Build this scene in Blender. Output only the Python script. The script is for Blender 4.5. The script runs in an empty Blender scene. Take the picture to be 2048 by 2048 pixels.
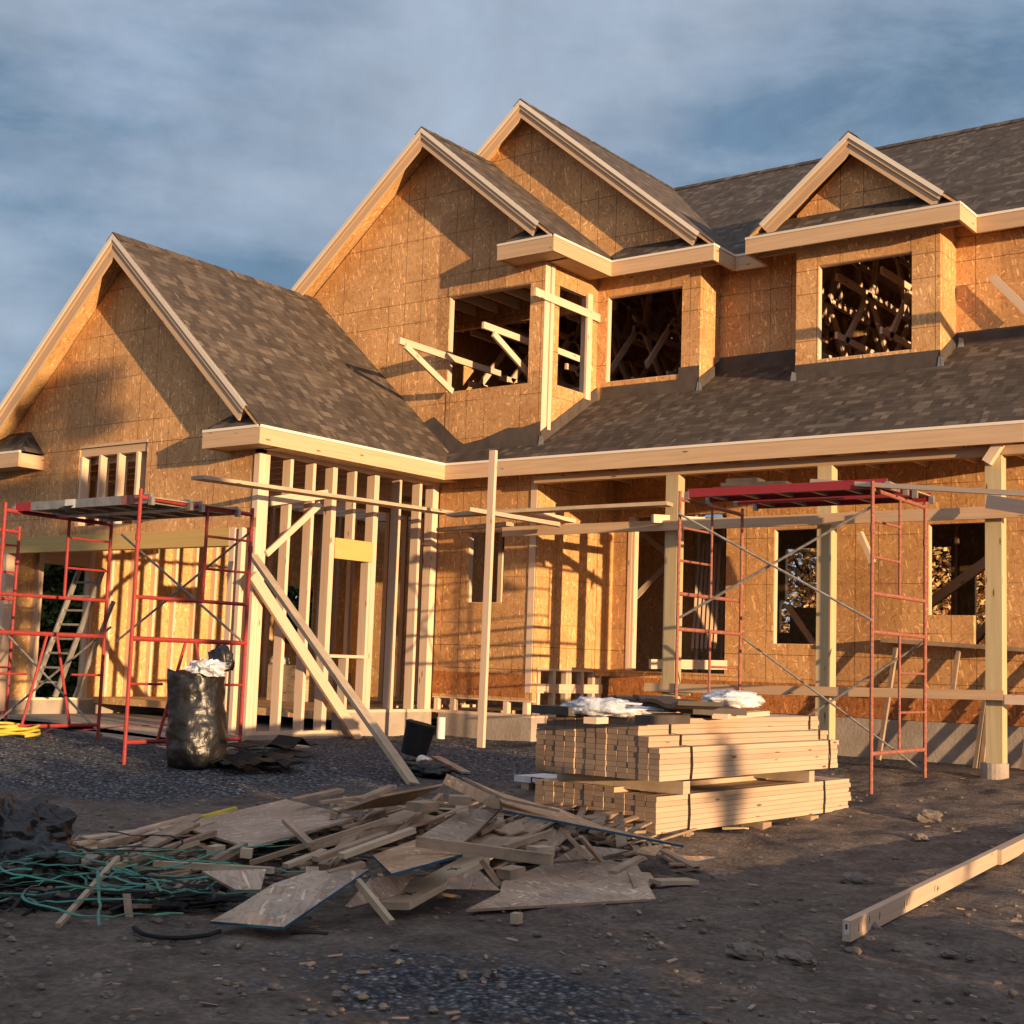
import bpy, math, random
import numpy as np
from mathutils import Vector, Matrix, noise
random.seed(7)
S=bpy.context.scene
COL=S.collection
R=math.radians
# ---------------- camera ----------------
F=2777.;YAW,PIT,ROLL=36.7,6.2,1.94
def basis():
    y,p,r=R(YAW),R(PIT),R(ROLL)
    f=Vector((-math.sin(y)*math.cos(p),math.cos(y)*math.cos(p),math.sin(p)))
    rt=Vector((math.cos(y),math.sin(y),0)); up=rt.cross(f)
    return math.cos(r)*rt+math.sin(r)*up, -math.sin(r)*rt+math.cos(r)*up, f
RT,UP,FW=basis(); CAM=Vector((0,0,1.0))
cd=bpy.data.cameras.new('camera'); cam=bpy.data.objects.new('camera',cd); COL.objects.link(cam)
m=Matrix((RT,UP,-FW)).transposed().to_4x4(); m.translation=CAM; cam.matrix_world=m
cd.sensor_width=36; cd.lens=F/2048*36; cd.clip_start=.05; cd.clip_end=2000
S.camera=cam
S.render.resolution_x=1024; S.render.resolution_y=1024
def at(u,v,x=None,y=None,z=None):
    """where the sight line of a photo pixel meets the plane x=, y= or z="""
    d=FW+RT*((u-1024)/F)-UP*((v-1024)/F)
    if x is not None: t=(x-CAM.x)/d.x
    elif y is not None: t=(y-CAM.y)/d.y
    else: t=(z-CAM.z)/d.z
    return CAM+d*t
# ---------------- sun, sky ----------------
SUN=Vector((1.25,-.38,.115)).normalized()
sl=bpy.data.lights.new('sun','SUN'); sl.energy=4.9; sl.angle=R(.5); sl.color=(1,.67,.37)
so=bpy.data.objects.new('sun',sl); COL.objects.link(so); so.rotation_euler=SUN.to_track_quat('Z','Y').to_euler()
so.location=(20,-5,10)
W=bpy.data.worlds.new('World'); S.world=W; W.use_nodes=True
nt=W.node_tree; nt.nodes.clear()
def N(nt,t,**k):
    n=nt.nodes.new(t)
    for a,b in k.items():
        if a.startswith('i_'):
            key=a[2:].replace('_',' ')
            if key.isdigit(): key=int(key)
            n.inputs[key].default_value=b
        else: setattr(n,a,b)
    return n
def L(nt,a,b): nt.links.new(a,b)
out=N(nt,'ShaderNodeOutputWorld'); bg=N(nt,'ShaderNodeBackground',i_Strength=.10)
sky=N(nt,'ShaderNodeTexSky',sky_type='NISHITA',sun_disc=False)
sky.sun_elevation=R(5); sky.sun_rotation=math.atan2(SUN.x,SUN.y); sky.air_density=1.0; sky.dust_density=.6; sky.ozone_density=2.5
tc=N(nt,'ShaderNodeTexCoord')
mp=N(nt,'ShaderNodeMapping'); mp.inputs['Scale'].default_value=(1.3,1.3,4.2); mp.inputs['Rotation'].default_value=(R(7),R(-9),0)
L(nt,tc.outputs['Generated'],mp.inputs['Vector'])
n1=N(nt,'ShaderNodeTexNoise',i_Scale=2.2,i_Detail=6.,i_Roughness=.5,i_Distortion=.25); L(nt,mp.outputs[0],n1.inputs['Vector'])
n2=N(nt,'ShaderNodeTexNoise',i_Scale=5.,i_Detail=8.,i_Roughness=.62,i_Distortion=.3); L(nt,mp.outputs[0],n2.inputs['Vector'])
r1=N(nt,'ShaderNodeValToRGB'); L(nt,n1.outputs['Fac'],r1.inputs[0])
r1.color_ramp.elements[0].position=.40; r1.color_ramp.elements[0].color=(0,0,0,1)
r1.color_ramp.elements[1].position=.64; r1.color_ramp.elements[1].color=(1,1,1,1)
r2=N(nt,'ShaderNodeValToRGB'); L(nt,n2.outputs['Fac'],r2.inputs[0])
r2.color_ramp.elements[0].position=.42; r2.color_ramp.elements[1].position=.68
ccol=N(nt,'ShaderNodeMix',data_type='RGBA'); L(nt,r1.outputs[0],ccol.inputs['Factor'])
SK=.84
ccol.inputs['A'].default_value=(1.05*SK,1.68*SK,2.5*SK,1); ccol.inputs['B'].default_value=(2.75*SK,3.2*SK,3.9*SK,1)
c2=N(nt,'ShaderNodeMix',data_type='RGBA'); 
n3=N(nt,'ShaderNodeTexNoise',i_Scale=13.,i_Detail=8.,i_Roughness=.6,i_Distortion=.2); L(nt,tc.outputs['Generated'],n3.inputs['Vector'])
fm=N(nt,'ShaderNodeMath',operation='MULTIPLY',i_1=.6); L(nt,r2.outputs[0],fm.inputs[0]); L(nt,fm.outputs[0],c2.inputs['Factor'])
L(nt,ccol.outputs['Result'],c2.inputs['A']); c2.inputs['B'].default_value=(2.7*SK,3.3*SK,4.2*SK,1)
fin=N(nt,'ShaderNodeMix',data_type='RGBA'); fin.inputs['Factor'].default_value=.86
L(nt,sky.outputs[0],fin.inputs['A']); L(nt,c2.outputs['Result'],fin.inputs['B'])
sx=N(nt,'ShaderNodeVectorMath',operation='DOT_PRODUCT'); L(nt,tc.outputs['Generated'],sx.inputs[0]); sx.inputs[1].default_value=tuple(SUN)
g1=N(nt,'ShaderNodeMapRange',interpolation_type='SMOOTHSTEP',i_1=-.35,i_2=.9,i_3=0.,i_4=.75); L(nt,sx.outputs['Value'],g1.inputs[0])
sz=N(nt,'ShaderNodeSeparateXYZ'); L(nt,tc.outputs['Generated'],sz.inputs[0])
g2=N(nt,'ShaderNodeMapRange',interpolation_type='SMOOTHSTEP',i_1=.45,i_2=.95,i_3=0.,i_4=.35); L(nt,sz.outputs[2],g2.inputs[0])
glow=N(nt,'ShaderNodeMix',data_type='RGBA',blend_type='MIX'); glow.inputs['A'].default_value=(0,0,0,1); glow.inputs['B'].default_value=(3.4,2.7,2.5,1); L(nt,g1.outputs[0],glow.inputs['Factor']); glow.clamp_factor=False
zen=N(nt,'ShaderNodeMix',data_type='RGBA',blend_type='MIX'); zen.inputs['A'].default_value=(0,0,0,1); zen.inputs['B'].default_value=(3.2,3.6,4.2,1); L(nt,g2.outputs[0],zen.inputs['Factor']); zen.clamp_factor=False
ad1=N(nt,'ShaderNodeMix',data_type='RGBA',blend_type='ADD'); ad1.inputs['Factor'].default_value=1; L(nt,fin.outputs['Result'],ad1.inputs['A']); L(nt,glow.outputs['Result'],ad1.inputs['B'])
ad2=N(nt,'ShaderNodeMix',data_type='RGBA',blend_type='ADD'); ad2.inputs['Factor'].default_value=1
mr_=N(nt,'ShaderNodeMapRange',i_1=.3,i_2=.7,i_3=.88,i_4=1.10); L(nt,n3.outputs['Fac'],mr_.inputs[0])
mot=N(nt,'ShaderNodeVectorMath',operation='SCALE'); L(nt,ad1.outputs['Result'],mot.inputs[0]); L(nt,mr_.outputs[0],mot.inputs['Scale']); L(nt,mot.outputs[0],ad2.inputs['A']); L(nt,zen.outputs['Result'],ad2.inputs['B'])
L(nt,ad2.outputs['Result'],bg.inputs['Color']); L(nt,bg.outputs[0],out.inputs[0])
S.view_settings.view_transform='Standard'; S.view_settings.look='None'; S.view_settings.gamma=1; S.view_settings.exposure=.86
# ---------------- materials ----------------
def newmat(name):
    m=bpy.data.materials.new(name); m.use_nodes=True; t=m.node_tree; t.nodes.clear()
    o=N(t,'ShaderNodeOutputMaterial'); b=N(t,'ShaderNodeBsdfPrincipled'); L(t,b.outputs[0],o.inputs[0])
    b.inputs['Specular IOR Level'].default_value=.25
    return m,t,b
def ramp(t,src,stops):
    r=N(t,'ShaderNodeValToRGB'); L(t,src,r.inputs[0]); e=r.color_ramp.elements
    while len(e)<len(stops): e.new(.5)
    for q,(p,c) in zip(e,stops): q.position=p; q.color=(*c,1)
    return r.outputs[0]
def mix(t,f,a,b,mode='MIX'):
    n=N(t,'ShaderNodeMix',data_type='RGBA',blend_type=mode)
    for s,v in (('Factor',f),('A',a),('B',b)):
        if isinstance(v,(int,float)): n.inputs[s].default_value=v
        elif isinstance(v,tuple): n.inputs[s].default_value=(*v,1)
        else: L(t,v,n.inputs[s])
    return n.outputs['Result']
def math_(t,op,a,b=None,c=None):
    n=N(t,'ShaderNodeMath',operation=op)
    for i,v in enumerate((a,b,c)):
        if v is None: continue
        if isinstance(v,(int,float)): n.inputs[i].default_value=v
        else: L(t,v,n.inputs[i])
    return n.outputs[0]
def bump(t,b,h,s=.3,d=.01):
    n=N(t,'ShaderNodeBump',i_Strength=s,i_Distance=d); L(t,h,n.inputs['Height']); L(t,n.outputs[0],b.inputs['Normal'])
def uvmap(t,scale):
    u=N(t,'ShaderNodeUVMap'); q=N(t,'ShaderNodeMapping'); q.inputs['Scale'].default_value=scale; L(t,u.outputs[0],q.inputs['Vector']); return q.outputs[0]
def wood(name,a,b,dark,knot=.5,dirt=0.,rough=.6):
    m,t,p=newmat(name); u=uvmap(t,(1.2,26,1))
    n=N(t,'ShaderNodeTexNoise',i_Scale=1.,i_Detail=5.,i_Roughness=.6,i_Distortion=.4); L(t,u,n.inputs['Vector'])
    c=ramp(t,n.outputs['Fac'],[(.3,a),(.62,b),(.8,dark)])
    v=N(t,'ShaderNodeTexVoronoi',i_Scale=1.); L(t,uvmap(t,(2.6,11,1)),v.inputs['Vector'])
    k=ramp(t,v.outputs['Distance'],[(.07,(1,1,1)),(.14,(0,0,0))])
    kk=N(t,'ShaderNodeSeparateColor'); L(t,v.outputs['Color'],kk.inputs[0])
    k2=math_(t,'MULTIPLY',k,math_(t,'GREATER_THAN',kk.outputs[0],1-knot))
    c=mix(t,k2,c,(dark[0]*.45,dark[1]*.35,dark[2]*.3))
    oi=N(t,'ShaderNodeObjectInfo'); g=N(t,'ShaderNodeNewGeometry')
    rr=math_(t,'ADD',math_(t,'MULTIPLY',oi.outputs['Random'],.5),math_(t,'MULTIPLY',g.outputs['Random Per Island'],.5))
    c=mix(t,1.,c,ramp(t,rr,[(0.1,(.74,.70,.66)),(.5,(.93,.92,.9)),(.95,(1.08,1.05,1.0))]),'MULTIPLY')
    if dirt:
        n3=N(t,'ShaderNodeTexNoise',i_Scale=5.,i_Detail=6.,i_Roughness=.65); tc=N(t,'ShaderNodeTexCoord'); L(t,tc.outputs['Object'],n3.inputs['Vector'])
        c=mix(t,math_(t,'MULTIPLY',ramp(t,n3.outputs['Fac'],[(.4,(0,0,0)),(.7,(1,1,1))]),dirt),c,(.09,.075,.06))
    L(t,c,p.inputs['Base Color']); p.inputs['Roughness'].default_value=rough
    bump(t,p,n.outputs['Fac'],.25,.004); return m
M={}
M['wood']=wood('new spruce lumber',(.68,.52,.39),(.62,.46,.33),(.50,.33,.19))
M['wood2']=wood('planed fascia board',(.58,.40,.25),(.50,.34,.205),(.40,.26,.15),.3)
M['woodgreen']=wood('pressure treated lumber',(.52,.42,.25),(.44,.35,.20),(.33,.25,.13),.8)
M['scrap']=wood('weathered scrap wood',(.44,.31,.215),(.33,.225,.15),(.18,.115,.075),.4,.55,.8)
M['scrapl']=wood('pale scrap wood',(.50,.40,.28),(.42,.32,.22),(.3,.21,.13),.5,.3,.75)
M['lvl']=wood('laminated beam',(.55,.38,.14),(.50,.34,.12),(.36,.22,.08),.1)
M['stackw']=wood('stacked stud lumber',(.50,.37,.27),(.44,.32,.225),(.36,.24,.15),.8)
M['endg']=wood('sawn end grain',(.27,.19,.135),(.22,.155,.11),(.16,.11,.075),.1)
M['drip']=wood('primed drip edge',(.74,.66,.56),(.70,.62,.52),(.6,.52,.43),.0)
def osb(name,a,b,c_,grid=True,dirt=0.,uv=False):
    m,t,p=newmat(name)
    tc=N(t,'ShaderNodeTexCoord'); g=N(t,'ShaderNodeNewGeometry')
    sp=N(t,'ShaderNodeSeparateXYZ'); L(t,tc.outputs['Object'],sp.inputs[0])
    if uv:
        uvn=N(t,'ShaderNodeUVMap'); su=N(t,'ShaderNodeSeparateXYZ'); L(t,uvn.outputs[0],su.inputs[0]); U,Z=su.outputs[0],su.outputs[1]
    else:
        sn=N(t,'ShaderNodeSeparateXYZ'); L(t,g.outputs['True Normal'],sn.inputs[0])
        isx=math_(t,'GREATER_THAN',math_(t,'ABSOLUTE',sn.outputs[0]),.6)
        U=math_(t,'ADD',math_(t,'MULTIPLY',sp.outputs[0],math_(t,'SUBTRACT',1.,isx)),math_(t,'MULTIPLY',math_(t,'ADD',sp.outputs[1],37.),isx)); Z=sp.outputs[2]
    cb=N(t,'ShaderNodeCombineXYZ'); L(t,U,cb.inputs[0]); L(t,Z,cb.inputs[1])
    cols=None
    # strands: three layers of stretched cells at differing angles
    for i,(ang,sc,thr) in enumerate(((20,(15,62,1),.50),(-35,(13,56,1),.5),(80,(14,60,1),.5))):
        mpn=N(t,'ShaderNodeMapping'); mpn.inputs['Rotation'].default_value=(0,0,R(ang)); L(t,cb.outputs[0],mpn.inputs['Vector'])
        mp2=N(t,'ShaderNodeMapping'); mp2.inputs['Scale'].default_value=sc; mp2.inputs['Location'].default_value=(i*3.3,i*7.7,0); L(t,mpn.outputs[0],mp2.inputs['Vector'])
        v=N(t,'ShaderNodeTexVoronoi',i_Scale=1.,i_Randomness=1.); L(t,mp2.outputs[0],v.inputs['Vector'])
        s=N(t,'ShaderNodeSeparateColor'); L(t,v.outputs['Color'],s.inputs[0])
        col=ramp(t,s.outputs[0],[(.0,c_),(.3,b),(.8,a),(.93,a),(.965,tuple(min(1,q*1.6) for q in a))])
        if cols is None: cols=col
        else: cols=mix(t,math_(t,'GREATER_THAN',s.outputs[1],thr),cols,col)
    nz=N(t,'ShaderNodeTexNoise',i_Scale=1.7,i_Detail=4.); L(t,cb.outputs[0],nz.inputs['Vector'])
    cols=mix(t,1.,cols,ramp(t,nz.outputs['Fac'],[(.3,(.84,.80,.76)),(.7,(1.08,1.08,1.08))]),'MULTIPLY')
    # whole-sheet tone
    fx=math_(t,'FLOOR',math_(t,'DIVIDE',U,1.22)); fz=math_(t,'FLOOR',math_(t,'DIVIDE',Z,2.44))
    cc=N(t,'ShaderNodeCombineXYZ'); L(t,fx,cc.inputs[0]); L(t,fz,cc.inputs[1])
    wn=N(t,'ShaderNodeTexWhiteNoise',noise_dimensions='2D'); L(t,cc.outputs[0],wn.inputs['Vector'])
    cols=mix(t,1.,cols,ramp(t,wn.outputs['Value'],[(0,(.78,.73,.70)),(.5,(.97,.95,.93)),(1,(1.15,1.13,1.1))]),'MULTIPLY')
    if grid:
        def line(co,per,wd):
            q=math_(t,'ABSOLUTE',math_(t,'SUBTRACT',math_(t,'FRACT',math_(t,'ADD',math_(t,'DIVIDE',co,per),50.)),.5))
            return math_(t,'LESS_THAN',q,wd/per/2)
        nb=N(t,'ShaderNodeTexNoise',i_Scale=.9,i_Detail=2.); L(t,cb.outputs[0],nb.inputs['Vector'])
        fade=ramp(t,nb.outputs['Fac'],[(.38,(.15,.15,.15)),(.55,(1,1,1))])
        ln=math_(t,'MAXIMUM',line(U,.61,.013),line(Z,.61,.012))
        ln=math_(t,'MULTIPLY',math_(t,'MULTIPLY',ln,fade),.6)
        ln=math_(t,'MAXIMUM',ln,math_(t,'MULTIPLY',math_(t,'MAXIMUM',line(U,1.22,.008),line(Z,2.44,.008)),.85))
        cols=mix(t,ln,cols,(.06,.03,.015))
    if dirt:
        n3=N(t,'ShaderNodeTexNoise',i_Scale=2.5,i_Detail=6.,i_Roughness=.65); L(t,tc.outputs['Object'],n3.inputs['Vector'])
        cols=mix(t,math_(t,'MULTIPLY',ramp(t,n3.outputs['Fac'],[(.35,(0,0,0)),(.7,(1,1,1))]),dirt),cols,(.12,.10,.085))
    L(t,cols,p.inputs['Base Color']); p.inputs['Roughness'].default_value=.62
    bump(t,p,s.outputs[0],.15,.003); return m
M['osb']=osb('strand board sheathing',(.57,.335,.15),(.51,.285,.12),(.40,.20,.078))
M['osbin']=osb('strand board inner face',(.58,.38,.18),(.52,.32,.14),(.42,.23,.09),False)
M['osbrim']=osb('red strand rim board',(.40,.17,.06),(.33,.13,.04),(.22,.075,.02),False)
M['osbs']=osb('weathered strand board',(.46,.36,.28),(.40,.30,.225),(.30,.21,.15),False,.45,uv=True)
M['osbw']=osb('fresh scrap strand board',(.50,.33,.20),(.44,.27,.155),(.34,.19,.10),False,.3,uv=True)
def shingles():
    m,t,p=newmat('asphalt shingles'); u=N(t,'ShaderNodeUVMap'); s=N(t,'ShaderNodeSeparateXYZ'); L(t,u.outputs[0],s.inputs[0])
    nn=N(t,'ShaderNodeTexNoise',i_Scale=.8,i_Detail=2.); L(t,u.outputs[0],nn.inputs['Vector'])
    Vc=math_(t,'ADD',s.outputs[1],math_(t,'MULTIPLY',nn.outputs['Fac'],.02))
    row=math_(t,'FLOOR',math_(t,'DIVIDE',Vc,.115)); fr=math_(t,'FRACT',math_(t,'DIVIDE',Vc,.115))
    w=N(t,'ShaderNodeTexWhiteNoise',noise_dimensions='1D'); L(t,row,w.inputs['W'])
    uu=math_(t,'DIVIDE',math_(t,'ADD',s.outputs[0],math_(t,'MULTIPLY',w.outputs['Value'],5.)),.115)
    # jitter tab widths
    c1=N(t,'ShaderNodeCombineXYZ'); L(t,uu,c1.inputs[0]); L(t,math_(t,'MULTIPLY',row,3.17),c1.inputs[1])
    v=N(t,'ShaderNodeTexVoronoi',voronoi_dimensions='2D',i_Scale=1.,i_Randomness=.75)
    c1b=N(t,'ShaderNodeCombineXYZ'); L(t,uu,c1b.inputs[0]); L(t,math_(t,'MULTIPLY',row,7.),c1b.inputs[1]); L(t,c1b.outputs[0],v.inputs['Vector'])
    cs=N(t,'ShaderNodeSeparateColor'); L(t,v.outputs['Color'],cs.inputs[0])
    col=ramp(t,cs.outputs[0],[(0,(.050,.037,.027)),(.4,(.068,.051,.037)),(.72,(.088,.067,.049)),(.88,(.115,.088,.065)),(1,(.15,.117,.086))])
    g=N(t,'ShaderNodeTexNoise',i_Scale=220.,i_Detail=2.); L(t,u.outputs[0],g.inputs['Vector'])
    col=mix(t,1.,col,ramp(t,g.outputs['Fac'],[(.3,(.75,.75,.77)),(.7,(1.22,1.2,1.18))]),'MULTIPLY')
    n4=N(t,'ShaderNodeTexNoise',i_Scale=1.2,i_Detail=3.); L(t,u.outputs[0],n4.inputs['Vector'])
    col=mix(t,1.,col,ramp(t,n4.outputs['Fac'],[(.3,(.82,.82,.84)),(.7,(1.12,1.1,1.08))]),'MULTIPLY')
    col=mix(t,ramp(t,fr,[(.0,(.85,.85,.85)),(.10,(.0,.0,.0))]),col,(.018,.014,.012))  # shadow line along each course edge is put into the colour
    L(t,col,p.inputs['Base Color']); p.inputs['Roughness'].default_value=.9
    h=math_(t,'ADD',math_(t,'SUBTRACT',1.,fr),math_(t,'MULTIPLY',cs.outputs[0],.6))
    h=math_(t,'ADD',h,math_(t,'MULTIPLY',g.outputs['Fac'],.3))
    bump(t,p,h,.5,.006); return m
M['shingle']=shingles()
def plain(name,c,rough=.6,metal=0.,var=.15,scale=8.,c2=None,spec=.3,bmp=.0,bs=30.):
    m,t,p=newmat(name); tc=N(t,'ShaderNodeTexCoord')
    n=N(t,'ShaderNodeTexNoise',i_Scale=scale,i_Detail=6.,i_Roughness=.6); L(t,tc.outputs['Object'],n.inputs['Vector'])
    c2=c2 or tuple(q*(1-var*2) for q in c)
    L(t,ramp(t,n.outputs['Fac'],[(.35,c),(.68,c2)]),p.inputs['Base Color'])
    p.inputs['Roughness'].default_value=rough; p.inputs['Metallic'].default_value=metal; p.inputs['Specular IOR Level'].default_value=spec
    if bmp:
        n2=N(t,'ShaderNodeTexNoise',i_Scale=bs,i_Detail=4.); L(t,tc.outputs['Object'],n2.inputs['Vector']); bump(t,p,n2.outputs['Fac'],bmp,.02)
    return m
M['conc']=plain('concrete',(.36,.30,.24),.9,0,.2,2.5,(.25,.20,.16),bmp=.3)
M['felt']=plain('black roofing felt',(.085,.066,.052),.7,0,.2,5.,(.055,.042,.034),bmp=.3,bs=8)
M['red']=plain('worn red scaffold paint',(.34,.032,.03),.6,0,.2,26.,(.19,.035,.025),.3)
M['rust']=plain('rusty scaffold paint',(.24,.05,.035),.7,0,.2,34.,(.30,.15,.10),.3)
M['steel']=plain('galvanised brace',(.34,.30,.26),.55,.2,.25,20.)
M['alu']=plain('aluminium',(.40,.37,.33),.45,.6,.2,9.)
M['bag']=plain('black plastic bag',(.011,.010,.009),.36,0,.1,5.,spec=.45,bmp=1.,bs=9)
M['blk']=plain('black rubber',(.014,.013,.013),.8,0,.2,9.)
M['strap']=plain('black steel strap',(.03,.028,.022),.5,.3)
M['teal']=plain('teal plastic strapping',(.025,.19,.13),.45,0,.25,6.,spec=.5)
M['blue']=plain('blue edge seal paint',(.02,.09,.16),.7,0,.2,9.)
M['yel']=plain('yellow hose plastic',(.55,.42,.05),.5)
M['orange']=plain('orange cord',(.55,.16,.03),.6)
M['wht']=plain('crumpled clear plastic sheet',(.72,.70,.68),.3,0,.25,9.,(.45,.45,.47),.6,.9,14.)
M['white']=plain('white plastic pipe',(.72,.68,.62),.4)
M['rock']=plain('field stone',(.20,.16,.13),.9,0,.3,7.,bmp=.5)
M['ink']=plain('carpenter pencil ink',(.05,.04,.035),.8)
M['tag']=plain('paper lumber tag',(.62,.6,.58),.7)
M['redp']=plain('red fibreglass rail',(.27,.016,.026),.55,0,.2,12.,(.24,.03,.03),.4)
M['bark']=plain('tree bark',(.10,.07,.05),.9,0,.3,9.)
def leafm(name,a,b):
    m,t,p=newmat(name); g=N(t,'ShaderNodeNewGeometry'); L(t,ramp(t,g.outputs['Random Per Island'],[(.1,a),(.9,b)]),p.inputs['Base Color']); p.inputs['Roughness'].default_value=.7; return m
M['leafg']=leafm('evergreen needles',(.03,.055,.015),(.10,.12,.03))
M['leafo']=leafm('autumn leaves',(.28,.13,.05),(.55,.36,.13))
M['leafr']=leafm('russet leaves',(.14,.05,.035),(.28,.11,.07))
def groundm():
    m,t,p=newmat('dirt and gravel'); tc=N(t,'ShaderNodeTexCoord'); ob=tc.outputs['Object']
    def nz(s,d=8.,r=.65,dist=0.):
        n=N(t,'ShaderNodeTexNoise',i_Scale=s,i_Detail=d,i_Roughness=r,i_Distortion=dist); L(t,ob,n.inputs['Vector']); return n.outputs['Fac']
    big=nz(.55,4.); mid=nz(3.2); fine=nz(24.,8.,.75); peb=N(t,'ShaderNodeTexVoronoi',i_Scale=34.); L(t,ob,peb.inputs['Vector'])
    pc=N(t,'ShaderNodeSeparateColor'); L(t,peb.outputs['Color'],pc.inputs[0])
    dirt=ramp(t,mid,[(.28,(.072,.056,.048)),(.5,(.135,.108,.090)),(.72,(.205,.165,.138))])
    dirt=mix(t,1.,dirt,ramp(t,fine,[(.3,(.5,.49,.49)),(.5,(.95,.95,.95)),(.72,(1.6,1.57,1.53))]),'MULTIPLY')
    gr=ramp(t,pc.outputs[0],[(0,(.06,.064,.072)),(.5,(.13,.135,.145)),(.85,(.21,.21,.215)),(1,(.38,.36,.34))])
    gr=mix(t,1.,gr,ramp(t,peb.outputs['Distance'],[(.15,(1.1,1.1,1.1)),(.55,(.35,.35,.38))]),'MULTIPLY')
    at_=N(t,'ShaderNodeAttribute',attribute_name='gravel')
    f=ramp(t,math_(t,'ADD',at_.outputs['Fac'],math_(t,'MULTIPLY',math_(t,'SUBTRACT',mid,.5),1.3)),[(.35,(0,0,0)),(.62,(1,1,1))])
    spk=N(t,'ShaderNodeTexVoronoi',i_Scale=9.); L(t,ob,spk.inputs['Vector']); sc=N(t,'ShaderNodeSeparateColor'); L(t,spk.outputs['Color'],sc.inputs[0])
    sp=math_(t,'MULTIPLY',math_(t,'LESS_THAN',spk.outputs['Distance'],.16),math_(t,'GREATER_THAN',sc.outputs[0],.62))
    dirt=mix(t,sp,dirt,ramp(t,sc.outputs[1],[(0,(.10,.08,.07)),(1,(.26,.21,.17))]))
    c=mix(t,f,dirt,gr)
    L(t,c,p.inputs['Base Color']); p.inputs['Roughness'].default_value=.95; p.inputs['Specular IOR Level'].default_value=.1
    h=math_(t,'ADD',math_(t,'MULTIPLY',mid,1.2),math_(t,'ADD',math_(t,'MULTIPLY',fine,.55),math_(t,'MULTIPLY',peb.outputs['Distance'],-.25)))
    bump(t,p,h,.9,.045); return m
M['ground']=groundm()
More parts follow.
